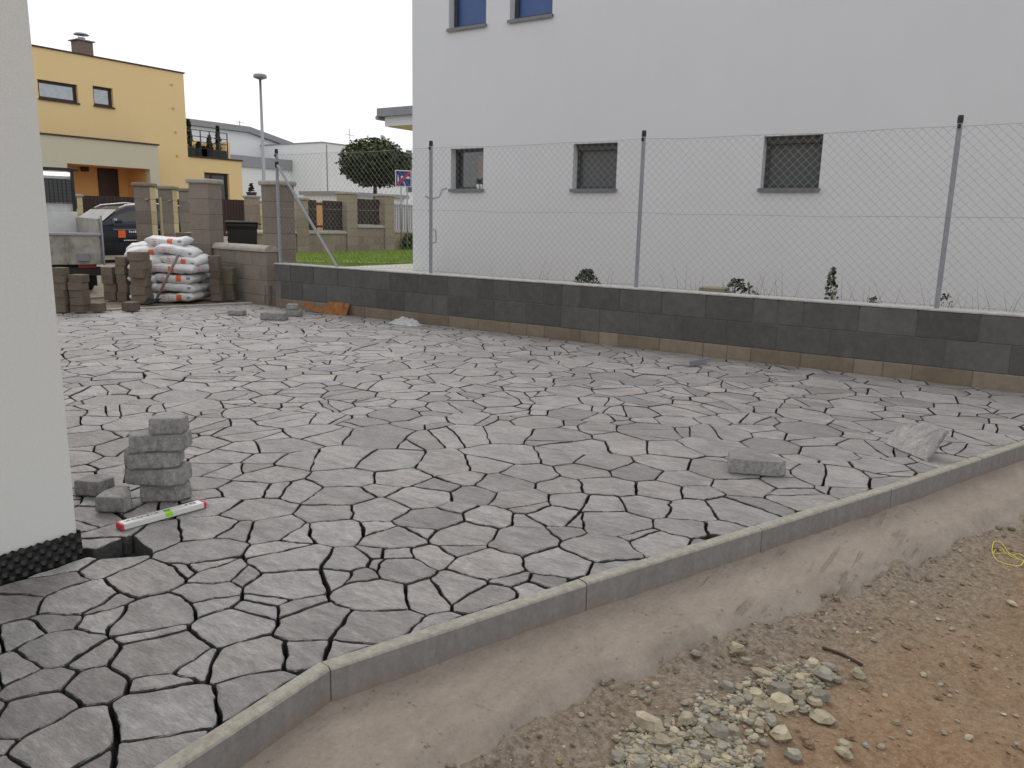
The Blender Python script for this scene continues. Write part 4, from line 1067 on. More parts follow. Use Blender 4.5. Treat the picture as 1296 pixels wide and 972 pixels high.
names_l = []
def sack(k, dx, dd, z, yaw, label, roll=0, pitch=0):
    p = SK0 + vx * dx + vf * dd
    if len(sk_me) <= k:
        o = sk[k].build('cement_sack', 'sack', smooth=True); sk_me.append(o.data)
    else: o = inst(sk_me[k], 'cement_sack')
    o.location = (p.x, p.y, z); o.rotation_euler = (roll, pitch, vyaw + yaw); tag(o, label, 'sack', 'white cement sacks piled at the gateway')
Hb = .142
for i in range(3):
    sack(i % 5, .12 + U(-.015, .015), .21, .082 + i * Hb, U(-.03, .03), 'white cement sack laid flat facing out in the ' + ['lowest', 'second', 'third'][i] + ' row of the pile')
    sack((i + 1) % 5 if i < 2 else 3, -.34 + U(-.02, .02), .24, .082 + i * Hb, math.pi / 2 + U(-.08, .08), 'white cement sack end on at the left of the ' + ['lowest', 'second', 'third'][i] + ' row of the pile')
    sack(min(4, i + 2), .10 + U(-.02, .02), .62, .082 + i * Hb, math.pi + U(-.05, .05), 'white cement sack at the rear right of the ' + ['lowest', 'second', 'third'][i] + ' row of the pile')
    sack(i, -.36, .66, .082 + i * Hb, U(-.05, .05), 'white cement sack at the rear left of the ' + ['lowest', 'second', 'third'][i] + ' row of the pile')
z3 = .082 + 3 * Hb
sack(1, -.02, .22, z3, .12, 'rumpled white cement sack sagging over the three straight rows', .05)
sack(4, .31, .30, z3 + .005, 1.35, 'white cement sack turned end on at the right of the fourth row', .04)
sack(2, -.40, .30, z3 - .01, math.pi / 2 + .15, 'white cement sack end on at the left of the fourth row', .08)
sack(3, .10, .64, z3, .1, 'white cement sack in the rear of the fourth row')
sack(0, .20, .27, z3 + .135, -.08, 'white cement sack with red stripe jutting right in the fifth row', .12, .16)
sack(3, -.27, .22, z3 + .12, .9, 'white cement sack lying slanted behind the shovel handle', .18, -.05)
sack(2, .1, .62, z3 + .135, .2, 'white cement sack in the rear of the fifth row')
sack(1, .10, .30, z3 + .265, .10, 'white cement sack with red lettering in the sixth row of the pile', .10, .14)
sack(4, -.44, .40, z3 + .235, .35, 'white cement sack leaning over the block stack at the left of the pile', .12, -.12)
sack(0, -.22, .52, z3 + .30, -.2, 'white cement sack lying just under the topmost one', .05, .05)
sack(2, -.10, .45, z3 + .395, .05, 'topmost white cement sack on the pile, with a red mark', .06, -.02)
sack(3, -.50, .60, z3 + .31, .3, 'white cement sack at the upper left edge of the pile, beside the dark car', .1, -.1)
sack(1, -.55, .64, z3 + .17, .2, 'white cement sack tucked below the upper left one', .05, -.05)
sack(4, -.42, .66, z3 + .0, .1, 'white cement sack low at the rear left of the pile')
# shovel leaning on the pile
a = atZ(195, 384, .02); b = atD(226, 322, depth(a) - .02)
sh = empty('shovel', (a.x, a.y, .012)); tag(sh, 'shovel with worn wooden handle leaning against the cement sacks', 'shovel')
q = b - Vector((a.x, a.y, .012))
m = MB(); m.tube([q * .10, q * .5 + Vector((.008, 0, .01)), q], [.017, .019, .021], 8); m.build('handle', 'wood_handle', sh, smooth=True)
m = MB(); X_ = vx; n_ = 6; vs = []
for i in range(n_ + 1):
    t = i / n_
    for s_ in (-1, -.5, 0, .5, 1): vs.append(Vector((0, 0, .015)) - vf * (t * .24 - .04) + X_ * s_ * .10 * (1 - .35 * t * t) + Vector((0, 0, .02 * s_ * s_ + .05 * (1 - t) ** 2)))
m.add(vs, [(i*5+j, i*5+j+1, i*5+j+6, i*5+j+5) for i in range(n_) for j in range(4)]); bl = m.build('blade', 'black_steel', sh); sol = bl.modifiers.new('thick', 'SOLIDIFY'); sol.thickness = .004

# ------------------------------------------------------------------ flatbed truck
TR = Vector((-12.7, 7.05, 0)); th = Vector((-.928, .373, 0)).normalized(); tl = Vector((th.y * -1, th.x, 0))     # heading, left of heading
yaw_t = math.atan2(th.y, th.x)
trk = empty('flatbed_truck', (TR.x, TR.y, .012), yaw_t)
tag(trk, 'white flatbed truck with dirty tail board and mesh guarded cab window', 'truck')
# local: x forward from the tail, y to the left (0 = right side of the bed), z up
BW = 1.75; z0, z1, zs = .50, .93, 1.20
m = MB(); m.box((.0, .0, z0), (3.0, BW, z0 + .05)); bed = m.build('bed_floor', 'dirty_metal', trk)
m = MB(); m.cbox((-.03, .03, z0 - .02), (.0, BW - .03, z1), .006)
for y in (.5, 1.0, 1.5): m.cbox((-.042, y - .02, z0), (-.0302, y + .02, z1 - .05), .003)
tg = m.build('tail_board', 'dirty_metal', trk)
m = MB(); m.cbox((-.05, .0, z1 - .002), (.02, BW, z1 + .045), .008); m.build('top_rail', 'galv', tg)
m = MB(); m.cbox((-.075, .20, z0 + .03), (-.031, .37, z0 + .16), .008); m.build('latch_plate', 'sheet_grey', tg)
for y in (-.025, BW): m = MB(); m.cbox((-.05, y, z0 - .03), (.02, y + .025, zs + .05), .005); m.build('corner_post', 'galv', trk)
for y in (0, BW - .03): m = MB(); m.cbox((.022, y, z0 + .051), (3.0, y + .03, zs), .006); m.build('side_board', 'dirty_metal', trk)
m = MB(); m.cbox((3.0, 0, z0), (3.04, BW, zs + .1), .006); m.build('head_board', 'white_paint', trk)
m = MB(); m.cbox((.02, .03, .30), (.12, BW - .03, .44), .01); m.build('rear_bumper', 'black_steel', trk)
for y in (.10, BW - .36):
    m = MB(); m.cbox((-.006, y, .42), (.02, y + .26, .485), .006); m.build('tail_light', 'red_lens', trk)
m = MB(); m.box((.12, .55, .36), (5.0, .63, .495)); m.box((.12, 1.12, .36), (5.0, 1.20, .495)); m.box((.13, .1, .40), (.2, BW - .1, .498)); m.build('chassis', 'black_steel', trk)
def wheel(parent, loc, r, wd, yaxis=True):
    m = MB(); n = 28; prof = [(-wd/2, r*.62), (-wd/2, r*.94), (-wd/2+.03, r), (wd/2-.03, r), (wd/2, r*.94), (wd/2, r*.62)]
    vs = []
    for k in range(n):
        a = 2*math.pi*k/n
        for (y, q) in prof: vs.append((math.cos(a)*q, y, math.sin(a)*q))
    P_ = len(prof); m.add(vs, [(k*P_+j, k*P_+(j+1) % P_, ((k+1) % n)*P_+(j+1) % P_, ((k+1) % n)*P_+j) for k in range(n) for j in range(P_)])
    o = m.build('wheel', 'rubber', parent, loc=loc)
    m = MB(); m.tube([(0, -wd*.36, 0), (0, wd*.36, 0)], r*.63, 20)
    for k in range(5): a = k*1.2566; m.box((math.cos(a)*.05-.02, -wd*.44, math.sin(a)*.05-.02), (math.cos(a)*r*.5+.02 if math.cos(a) > 0 else .02, wd*.44, math.sin(a)*.05+.03)) if False else None
    m.tube([(0, -wd*.42, 0), (0, wd*.42, 0)], r*.2, 12); m.build('rim', 'rim', o)
    return o
for x in (.95, 4.15):
    for y in (.22, BW - .22): wheel(trk, (x, y, .30), .30, .30 if x < 2 else .2)
m = MB(); m.box((.50, .05, .10), (.515, .40, .48)); m.build('mud_flap', 'rubber', trk)
# cab
prof = [(3.12, .45), (3.12, 1.45), (3.16, 1.95), (3.35, 2.03), (4.05, 2.02), (4.3, 1.92), (4.85, 1.25), (5.25, 1.05), (5.3, .5), (5.28, .36), (3.2, .36)]
m = MB(); n = len(prof)
def cab_ring(y, ins): return [(x + (4.2 - x) * ins, y, z if z < 1.2 else z - ins * .4) for x, z in prof]
rings = [cab_ring(.06, .03), cab_ring(.02, 0), cab_ring(BW - .02, 0), cab_ring(BW - .06, .03)]
m.add([p for r in rings for p in r], [tuple(range(n)), tuple(range(3*n, 4*n))[::-1]] + [(r*n+i, (r+1)*n+i, (r+1)*n+(i+1) % n, r*n+(i+1) % n) for r in range(3) for i in range(n)])
cab = m.build('cab', 'white_paint', trk)
m = MB(); m.cbox((3.085, .07, 1.47), (3.135, BW - .07, 1.90), .01); wn = m.build('rear_window', 'glass_dark', cab)
m = MB()
for k in range(24): y = .07 + k * (BW - .14) / 23; m.tube([(3.055, y, 1.44), (3.055, y, 1.88)], .006, 4)
for k in range(8): z = 1.45 + k * .06; m.tube([(3.065, .06, z), (3.065, BW - .06, z)], .006, 4)
m.build('window_guard', 'black_steel', wn)
for k in range(5): m = MB(); m.cbox((3.10, .1, .62 + k * .17), (3.118, BW - .1, .66 + k * .17), .004); m.build('panel_rib', 'white_paint', cab)
m = MB(); m.tube([(3.06, .03, .9), (3.06, .03, 2.07)], .03, 8); m.tube([(3.06, BW - .03, .9), (3.06, BW - .03, 2.07)], .03, 8); m.cbox((3.02, -.08, 2.04), (3.10, BW + .08, 2.10), .008); m.build('ladder_rack', 'black_steel', trk)
m = MB(); m.cbox((4.4, -.16, 1.35), (4.5, -.03, 1.62), .02); m.build('mirror', 'black_plastic', cab)

# ------------------------------------------------------------------ dark blue car
CXs = -20.5
cy_f = atX(133, 283, CXs).y - 1.25
car = empty('parked_car', (CXs, cy_f, .012), -math.pi / 2)      # local x = forward (-Y), y = left (+X side)
tag(car, 'dark blue estate car with silver roof rails and orange door sticker behind the block pillars', 'car')
# profile: (x back from nose, z) ; half width per height
body = [(0.02, .45), (0.0, .62), (.10, .80), (.55, .93), (1.05, 1.00), (1.25, 1.02)]
secs = [ # x, lower z, waist z, roof z (None = no roof), half width, roof half width
 (0.0, .30, .62, None, .62), (.12, .22, .80, None, .78), (.55, .20, .92, None, .86), (1.15, .20, 1.00, None, .885),
 (1.9, .20, 1.02, None, .89), (3.4, .20, 1.04, None, .89), (4.2, .24, 1.02, None, .85), (4.45, .32, .90, None, .76)]
def ring(x, zl, zw, hw):
    return [(-x, -hw * .9, zl), (-x, -hw, zl + .15), (-x, -hw, zl + (zw - zl) * .62), (-x, -hw * .95, zw - .02), (-x, -hw * .6, zw + .015), (-x, 0, zw + .02),
            (-x, hw * .6, zw + .015), (-x, hw * .95, zw - .02), (-x, hw, zl + (zw - zl) * .62), (-x, hw, zl + .15), (-x, hw * .9, zl)]
m = MB(); n = 11; rs = [ring(s[0], s[1], s[2], s[4]) for s in secs]; HWc = .89
m.add([(p[0], p[1] - HWc, p[2]) for r in rs for p in r], [tuple(range(n)), tuple(range((len(rs)-1)*n, len(rs)*n))[::-1]] + [(r*n+i, r*n+(i+1) % n, (r+1)*n+(i+1) % n, (r+1)*n+i)[::-1] for r in range(len(rs)-1) for i in range(n)])
bd = m.build('body', 'car_paint', car); smooth_by_angle(bd, 40)
# cabin: glass house
gs = [(1.20, 1.0, .80, 1.0, .78), (1.75, 1.36, .66, 1.03, .84), (2.0, 1.46, .64, 1.035, .85), (2.7, 1.52, .63, 1.04, .85), (3.6, 1.47, .62, 1.04, .84), (4.05, 1.36, .60, 1.03, .82), (4.38, 1.0, .62, .98, .74)]
m = MB(); n = 6
rs = []
for x, zr, hr, zw, hw in gs:
    if zr <= zw: zr = zw + .005
    rs.append([(-x, -hw - HWc, zw - .03), (-x, -(hw * .35 + hr * .65) - HWc + .0, zw + (zr - zw) * .72), (-x, -hr - HWc, zr), (-x, hr - HWc, zr), (-x, (hw * .35 + hr * .65) - HWc, zw + (zr - zw) * .72), (-x, hw - HWc, zw - .03)])
m.add([p for r in rs for p in r], [tuple(range(n)), tuple(range((len(rs)-1)*n, len(rs)*n))[::-1]] + [(r*n+i, r*n+(i+1) % n, (r+1)*n+(i+1) % n, (r+1)*n+i)[::-1] for r in range(len(rs)-1) for i in range(n)])
for k, f in enumerate(m.f):
    c = sum((Vector(m.v[i]) for i in f), Vector()) / len(f)
    m.mi[k] = 0
cabn = m.build('cabin', 'car_paint', car); smooth_by_angle(cabn, 30)
def gpt(i0, t, u):    # point on the left glass between sections
    a, b = Vector(rs[i0][5]), Vector(rs[i0][4]); return a + (b - a) * u
def lglass(name, xs_, u0=.22, u1=.98, mat='car_glass', out=.008, side=1):
    m = MB(); top = []; bot = []
    for x in xs_:
        for i in range(len(gs) - 1):
            if gs[i][0] <= x <= gs[i+1][0]:
                t = (x - gs[i][0]) / (gs[i+1][0] - gs[i][0])
                A = Vector(rs[i][5]).lerp(Vector(rs[i+1][5]), t); B = Vector(rs[i][4]).lerp(Vector(rs[i+1][4]), t); break
        o = Vector((0, out, out * .5))
        bot.append(A.lerp(B, u0) + o); top.append(A.lerp(B, u1) + o)
    n = len(bot); vs = bot + top
    if side < 0: vs = [Vector((v.x, -2 * HWc - v.y, v.z)) for v in vs]
    m.add(vs, [(i, i+1, n+i+1, n+i) for i in range(n-1)]); o = m.build(name, mat, car)
    s_ = o.modifiers.new('thick', 'SOLIDIFY'); s_.thickness = .006
    return o
for sd_ in (1, -1):
    lglass('front_side_window', [1.50, 1.6, 1.75, 2.0, 2.35], side=sd_); lglass('rear_side_window', [2.44, 2.7, 3.1, 3.3], side=sd_); lglass('quarter_window', [3.38, 3.6, 3.9], side=sd_)
m = MB(); A, B = rs[0], rs[1]
q = [Vector(A[1]).lerp(Vector(B[1]), .1), Vector(A[4]).lerp(Vector(B[4]), .1)]
w0 = [Vector((-1.24, -.72 - HWc, 1.035)), Vector((-1.24, .72 - HWc, 1.035)), Vector((-1.74, .62 - HWc, 1.375)), Vector((-1.74, -.62 - HWc, 1.375))]
m.add([v + Vector((.012, 0, .012)) for v in w0], [(0, 1, 2, 3)]); o = m.build('windscreen', 'painted_sky_glass', car); s_ = o.modifiers.new('thick', 'SOLIDIFY'); s_.thickness = .008
for sd_ in (-1, 1):
    m = MB(); y = sd_ * .60 - HWc; m.tube([(-1.82, y, 1.42), (-2.0, y, 1.50), (-2.7, y, 1.575), (-3.6, y, 1.525), (-3.95, y, 1.42)], .02, 8); m.build('roof_rail', 'silver', car, smooth=True)
    m = MB(); y = sd_ * .95 - HWc; m.cbox((-1.62, min(y, y + sd_ * .15), 1.03), (-1.46, max(y, y + sd_ * .15), 1.14), .025); mi = m.build('wing_mirror', 'car_paint', car)
    m = MB(); m.cbox((-1.475, min(y, y + sd_ * .15) + .01, 1.095), (-1.445, max(y, y + sd_ * .15) - .01, 1.15), .01); m.build('mirror_cap', 'silver', mi)
    m = MB(); m.cbox((-.16, sd_ * .58 - .14 - HWc, .64), (-.03, sd_ * .58 + .14 - HWc, .78), .03); m.build('headlight', 'glass_sky', car)
    m = MB(); y = sd_ * .893 - HWc; m.cbox((-3.3, min(y, y + sd_ * .01), .86), (-1.45, max(y, y + sd_ * .01), .885), .003); m.build('trim_strip', 'sheet_grey', car)
    for xd in (2.22, 3.2): m = MB(); m.cbox((-xd - .16, min(y, y + sd_ * .03), .90), (-xd, max(y, y + sd_ * .03), .93), .008); m.build('door_handle', 'car_paint', car)
for x in (.85, 3.5):
    for sd_ in (-1, 1): wheel(car, (-x, sd_ * .78 - HWc, .31), .31, .21)
m = MB(); y = .8935 - HWc; m.box((-1.78, y, .66), (-1.58, y + .003, .85)); st = m.build('door_sticker', 'orange', car)
m = MB()
for k in range(9): m.box((-1.88 - k * .055, y, .79 + .0 * k), (-1.88 - k * .055 - .04, y + .0025, .80 + (.03 if k % 3 else .045)))
for k in range(10): m.box((-1.72 - k * .06, y, .58), (-1.72 - k * .06 - .042, y + .0025, .605))
tag(m.build('lettering', 'white_print', st), kind='stuff')

# ------------------------------------------------------------------ yellow house across the road
YX = -28.0; Yo = (YX, 16, 0)
yh = empty('yellow_house', Yo); tag(yh, 'yellow flat roofed house with cream porch and roof terrace across the road', 'house')
PY = lambda u, d, z: (YX - d, u, z)
def RX(a, b): p, q = atX(*a, YX), atX(*b, YX); return (p.y, q.y, p.z, q.z)
yt = atX(232, 93, YX); y_l = 5.0; y_r = yt.y; ztop = 6.47
y_e = atX(305.5, 205, YX).y; z_e = 3.47
yw1 = (atX(48, 110, YX).y, atX(98, 110, YX).y, 4.90, 5.49); yw2 = (atX(118, 120, YX).y, atX(143, 120, YX).y, 4.91, 5.55)
yd = (atX(260, 250, YX).y, atX(291, 250, YX).y, .9, atX(275, 219, YX).z)
m = MB(); m.v = []
facade(m, PY, [yw1, yw2], y_l, y_r, z_e, ztop, .16)
facade(m, PY, [yd], atX(199, 200, YX).y - .5, y_e, 0, z_e, .16)
DE = 9.0
m.quad((YX, y_r, z_e), (YX - DE, y_r, z_e), (YX - DE, y_r, ztop), (YX, y_r, ztop)); m.quad((YX, y_e, 0), (YX - DE, y_e, 0), (YX - DE, y_e, z_e), (YX, y_e, z_e))
m.quad((YX, y_r, z_e), (YX, y_e, z_e), (YX - DE, y_e, z_e), (YX - DE, y_r, z_e)); m.quad((YX, y_l, ztop), (YX, y_r, ztop), (YX - DE, y_r, ztop), (YX - DE, y_l, ztop))
m.quad((YX, y_l, 0), (YX, y_l, ztop), (YX - DE, y_l, ztop), (YX - DE, y_l, 0)); m.quad((YX - DE, y_l, 0), (YX - DE, y_l, ztop), (YX - DE, y_r, ztop), (YX - DE, y_r, 0))
o = m.build('wall', 'plaster_yellow', yh); o.location = -Vector(Yo)
m = MB(); m.box((YX - DE - .04, y_l, ztop + .002), (YX + .04, y_r + .04, ztop + .05)); rf = m.build('roof_edge', 'brown_frame', yh); rf.location = -Vector(Yo)
m = MB(); m.box((YX - DE - .04, y_r + .045, z_e + .002), (YX + .05, y_e + .05, z_e + .06)); o = m.build('terrace_edge', 'brown_frame', yh); o.location = -Vector(Yo)
for r in (yw1, yw2): window(yh, PY, r, .16, 'brown_frame', 'glass_sky', 'brown_frame', .085, loc0=Yo)
window(yh, PY, yd, .16, 'brown_frame', 'glass_dark', 'brown_frame', .10, sill=False, loc0=Yo, name='terrace_door', mull=(yd[0] + .4,))
# porch volume, proud of the facade
PX = YX + .9; PP = lambda u, d, z: (PX - d, u, z)
p0y, p1y = y_l, atX(199.5, 184, PX).y; pz = atX(120, 176.5, PX).z
op = (atX(86, 220, PX).y, atX(190, 220, PX).y, 0, atX(140, 210.5, PX).z)
m = MB(); facade(m, PP, [op], p0y, p1y, 0, pz, .25); m.quad((PX, p1y, 0), (YX, p1y, 0), (YX, p1y, pz), (PX, p1y, pz)); m.quad((PX, p0y, pz), (PX, p1y, pz), (YX, p1y, pz), (YX, p0y, pz))
pch = m.build('porch', 'plaster_cream', yh); pch.location = -Vector(Yo)
m = MB(); m.box((YX + .002, p0y, pz + .002), (PX + .05, p1y + .05, pz + .05)); m.build('porch_flashing', 'brown_frame', pch)
m = MB(); ix = YX - .55
m.quad((ix, op[0] - .2, 0), (ix, op[1] + .2, 0), (ix, op[1] + .2, op[3] + .1), (ix, op[0] - .2, op[3] + .1))
m.quad((PX - .25, op[1] + .001, 0), (PX - .25, op[1] + .001, op[3] + .1), (ix, op[1] + .001, op[3] + .1), (ix, op[1] + .001, 0)); m.quad((PX - .25, op[0] - .001, 0), (ix, op[0] - .001, 0), (ix, op[0] - .001, op[3] + .1), (PX - .25, op[0] - .001, op[3] + .1))
m.quad((PX - .25, op[0], op[3] + .002), (ix, op[0], op[3] + .002), (ix, op[1], op[3] + .002), (PX - .25, op[1], op[3] + .002)); m.build('porch_recess', 'plaster_orange', pch)
dya, dyb = atX(124, 230, ix).y, atX(149, 230, ix).y; m = MB(); m.cbox((ix, dya, 0), (ix + .06, dyb, atX(137, 212.5, ix).z), .01); dr = m.build('front_door', 'brown_frame', pch)
m = MB(); m.cbox((ix + .06, dya + .12, 1.0), (ix + .09, dya + .16, 1.3), .006); m.build('handle', 'silver', dr)
m = MB(); ly = atX(106, 215, ix).y; m.cbox((ix, ly - .12, atX(106, 217, ix).z), (ix + .14, ly + .12, atX(106, 210, ix).z), .02); m.build('porch_lamp', 'brown_frame', pch)
m = MB(); cyv = atX(105, 60, YX - 1.5).y; zch = atX(105, 53, YX - 1.5).z; m.cbox((YX - 1.8, cyv - .26, ztop + .03), (YX - 1.3, cyv + .26, zch), .01); ch = m.build('chimney', 'brick_chimney', rf)
m = MB(); m.cbox((YX - 1.86, cyv - .33, zch), (YX - 1.24, cyv + .33, zch + .04), .01); m.build('chimney_slab', 'roof_far', ch)
m = MB(); m.tube([(YX - 1.55, cyv, zch + .03), (YX - 1.55, cyv, zch + .14)], .12, 10); m.build('flue', 'sheet_grey', ch)
m = MB(); zr = atX(103, 43.5, YX - 1.5).z
for a_ in range(3): an = a_ * 2.1; m.tube([(YX - 1.55 + .1 * math.cos(an), cyv + .1 * math.sin(an), zch + .1), (YX - 1.55 + .1 * math.cos(an), cyv + .1 * math.sin(an), zr)], .008, 4)
m.tube([(YX - 1.55, cyv, zr - .01), (YX - 1.55, cyv, zr + .04)], [.26, .20], 14); m.build('cowl', 'sheet_grey', ch)
m = MB()
for (a_, b_) in ((217, 107), (219, 137), (222, 167), (224, 197)): p = atX(a_, b_, YX); m = MB(); m.cbox((YX, p.y - .035, p.z - .035), (YX + .05, p.y + .035, p.z + .035), .008); o = m.build('wall_fixing', 'plaster_ochre', yh); o.location = -Vector(Yo)
# terrace parapet piece, railing, planters
ta, tb_ = atX(291, 190, YX - .9).y, min(y_e - .06, atX(303.5, 190, YX - .9).y)
m = MB(); m.box((YX - 7, ta, z_e + .06), (YX - .9, tb_, atX(297, 181, YX - .9).z)); m.box((YX - 3.2, y_r + .05, z_e + .061), (YX - 3.0, ta + .1, z_e + .95)); o = m.build('terrace_wall', 'plaster_yellow', yh); o.location = -Vector(Yo)
rl = empty('terrace_railing', (YX - .1, y_r, z_e + .06)); tag(rl, 'thin dark railing round the roof terrace of the yellow house', 'railing')
ry0, ry1 = .25, atX(288, 190, YX - .1).y - y_r; rzt = atX(262, 166, YX - .1).z - z_e - .06
for k in range(5): y = ry0 + (ry1 - ry0) * k / 4; m = MB(); m.tube([(0, y, -.002), (0, y, rzt)], .022, 6); m.build('post', 'black_steel', rl)
for z in (rzt, rzt * .76, rzt * .55): m = MB(); m.tube([(0, ry0 - .1, z), (0, ry1, z)], .016, 6); m.build('bar', 'black_steel', rl)
plant_l = ['tall spindly potted plant on the terrace against the taller yellow wall', 'bushy potted plant on the terrace, second from the taller yellow wall', 'round potted plant in the middle of the terrace planters', 'potted conifer on the terrace next to the tall one', 'tall narrow potted conifer near the end of the terrace railing']
for k, (px, top, hw, nl) in enumerate(((241, 152, 6, 260), (252, 180, 5, 220), (258, 186, 5, 200), (266, 172, 5, 240), (277, 160, 5, 300))):
    p = atX(px, 200, YX - .55); zt = atX(px, top, YX - .55).z; e = empty('potted_plant', (p.x, p.y, z_e + .06)); tag(e, plant_l[k], 'plant', 'potted plants on the roof terrace')
    m = MB(); m.cbox((-.18, -.28, 0), (.18, .28, .34), .02); m.build('planter', 'black_plastic', e)
    sp = hw * 28 / F; m = MB(); m.tube([(0, 0, .3), (0, 0, zt - z_e - .2)], [.02, .008], 5); m.build('stem', 'bark', e)
    m = MB(); leafy(m, (0, 0, .32), zt - z_e - .38, sp * 1.3, nl, .11, 70 + k); m.build('foliage', 'leaf_dark', e, tone=True)

# front fence of the yellow house
BX = -23.8
def board_fence(name, px0, px1, top_px, top_y, label):
    y0, y1 = atX(px0, 260, BX).y, atX(px1, 260, BX).y; zt = atX(top_px, top_y, BX).z
    e = empty(name, (BX, y0, 0)); tag(e, label, 'fence'); y = 0; L = y1 - y0
    for z in (.75, zt - .2): m = MB(); m.box((-.06, 0, z), (-.026, L, z + .07)); m.build('rail', 'brown_board', e)
    m = MB(); m.cbox((-.15, 0, -.02), (.1, L, .60), .01); m.build('plinth', 'plaster_cream', e)
    mesh = None
    while y < L - .05:
        if mesh is None: m = MB(); m.cbox((-.026, 0, .60), (0, .108, zt), .004); o = m.build('board', 'brown_board', e); mesh = o.data
        else: o = inst(mesh, 'board', e)
        o.location = (0, y, U(-.004, .004)); y += .118
board_fence('board_fence', 104, 232, 140, 248.5, 'dark brown board fence in front of the yellow house porch, behind the car')
board_fence('board_fence', 277, 309, 292, 252.5, 'dark brown board fence panel below the terrace door of the yellow house')
for (px, top, wpx, lab) in ((98, 246, 9, 'cream block post at the start of the brown board fence'), (330, 254, 7, 'narrow cream block post between the two gate side pillars of the far fence')):
    p = atX(px, 260, BX + .1); wv = wpx * depth(p) / F; zt = atX(px, top, BX + .1).z; e = empty('fence_post', (p.x, p.y, 0)); tag(e, lab, 'post')
    block_pillar(e, p.x, p.y, -.02, zt, wv, 0, 'block_cream', off=(p.x, p.y, 0))
p = atX(319, 260, -21.0); zt = atX(319, 247.5, -21.0).z; e = empty('fence_pillar', (p.x, p.y, 0)); tag(e, 'tan block pillar with a small plant pot on its cap, beyond the black bin', 'pillar')
block_pillar(e, p.x, p.y, -.02, zt, .34, 0, 'block_tan', off=(p.x, p.y, 0))
pp_ = empty('potted_plant', (p.x, p.y, zt)); tag(pp_, 'small dark potted plant standing on a tan block pillar', 'plant')
m = MB(); m.tube([(0, 0, -.002), (0, 0, .1)], [.13, .17], 10); m.build('pot', 'anthracite', pp_); m = MB(); leafy(m, (0, 0, .08), .28, .16, 120, .07, 4); m.build('foliage', 'leaf_dark', pp_, tone=True)
# orange post-box like pillar seen through the far fence
for (pa, pb, lab) in ((394, 406, 'orange tinted wall pillar seen through the gap of the dark slats'), ):
    p = atX(400, 290, -19.6); e = empty('letter_box_pillar', (p.x, p.y, 0)); tag(e, lab, 'pillar'); m = MB(); m.cbox((-.2, -.2, 0), (.2, .2, atX(400, 258, -19.6).z), .02); m.build('shaft', 'plaster_orange', e); m = MB(); z_ = atX(400, 258, -19.6).z; m.cbox((-.25, -.25, z_), (.25, .25, z_ + .07), .02); m.build('cap', 'coping', e)

# ------------------------------------------------------------------ street lamp
lp = atD(337, 300, 30); lt_ = atD(326, 105, 30); e = empty('street_lamp', (lp.x, lp.y, 0)); tag(e, 'tall grey street lamp with flat disc head beyond the pillar', 'street lamp')
m = MB(); hz = lt_.z; m.tube([(0, 0, -.02), (0, 0, hz * .42), (0, 0, hz * .42 + .02), (0, 0, hz - .05)], [.085, .08, .062, .045], 10); m.build('pole', 'galv', e, smooth=True)
m = MB(); m.tube([(0, 0, hz - .06), (0, 0, hz), (0, 0, hz + .08), (0, 0, hz + .12)], [.07, .24, .24, .2], 18); m.build('lamp_head', 'sheet_grey', e)

# ------------------------------------------------------------------ white houses far behind
def far_house_gable():
    X0 = -46.0; o0 = (X0, 30, 0); e = empty('gabled_house', o0); tag(e, 'pale grey gabled house with chimney behind the yellow house', 'house')
    P = lambda px, py: atX(px, py, X0)
    A, Bp, C = P(232, 168), P(313, 168), P(402, 205)      # eave line left, ridge, eave right
    ya, yr, yb = P(225, 200).y, P(313, 168).y, P(412, 205).y; zr = P(313, 168).z; zb = P(404, 203).z; za = zr
    pts = [(ya, 0), (yb, 0), (yb, zb), (yr, zr), (ya, za)]
    m = MB(); n = 5; m.add([(X0, y, z) for y, z in pts] + [(X0 - 9, y, z) for y, z in pts], [tuple(range(n)), tuple(range(n, 2*n))[::-1]] + [(i, n+i, n+(i+1) % n, (i+1) % n) for i in range(n)])
    o = m.build('wall', 'plaster_far', e); o.location = -Vector(o0)
    for (p, q) in (((ya - .3, za), (yr, zr)), ((yr, zr), (yb + .5, zb - .1))):
        m = MB(); m.add([(X0 + .3, p[0], p[1] + .02), (X0 + .3, q[0], q[1] + .02), (X0 + .3, q[0], q[1] + .38), (X0 + .3, p[0], p[1] + .38), (X0 - 9.3, p[0], p[1] + .02), (X0 - 9.3, q[0], q[1] + .02), (X0 - 9.3, q[0], q[1] + .38), (X0 - 9.3, p[0], p[1] + .38)],
                        [(0,1,2,3),(7,6,5,4),(0,4,5,1),(1,5,6,2),(2,6,7,3),(3,7,4,0)]); r = m.build('roof', 'roof_far', e); r.location = -Vector(o0)
    c = P(345, 180); m = MB(); m.box((X0 - 1.6, c.y - .4, c.z - 1), (X0 - .9, c.y + .4, P(345, 178).z)); q = m.build('chimney', 'brick_chimney', r)
    a = P(316, 168); m = MB(); m.tube([(X0 - 1, a.y, a.z - .3), (X0 - 1, a.y, P(316, 152).z)], .03, 5); [m.tube([(X0 - 1, a.y - .35, P(316, k).z), (X0 - 1, a.y + .35, P(316, k).z)], .02, 4) for k in (154, 159, 163)]
    m.build('antenna', 'galv', r)
    # lower flat wing with grey band
    zt = P(360, 206).z; m = MB(); X1 = X0 + 3; m.box((X1 - 6, atX(296, 220, X1).y, 0), (X1, atX(412, 220, X1).y, atX(380, 217, X1).z)); o = m.build('wing', 'plaster_far', e); o.location = -Vector(o0)
    m = MB(); m.box((X1 - 6.1, atX(296, 220, X1).y - .1, atX(380, 217, X1).z + .002), (X1 + .15, atX(412, 220, X1).y - .05, atX(380, 204, X1).z)); m.build('roof_band', 'roof_far', o)
far_house_gable()
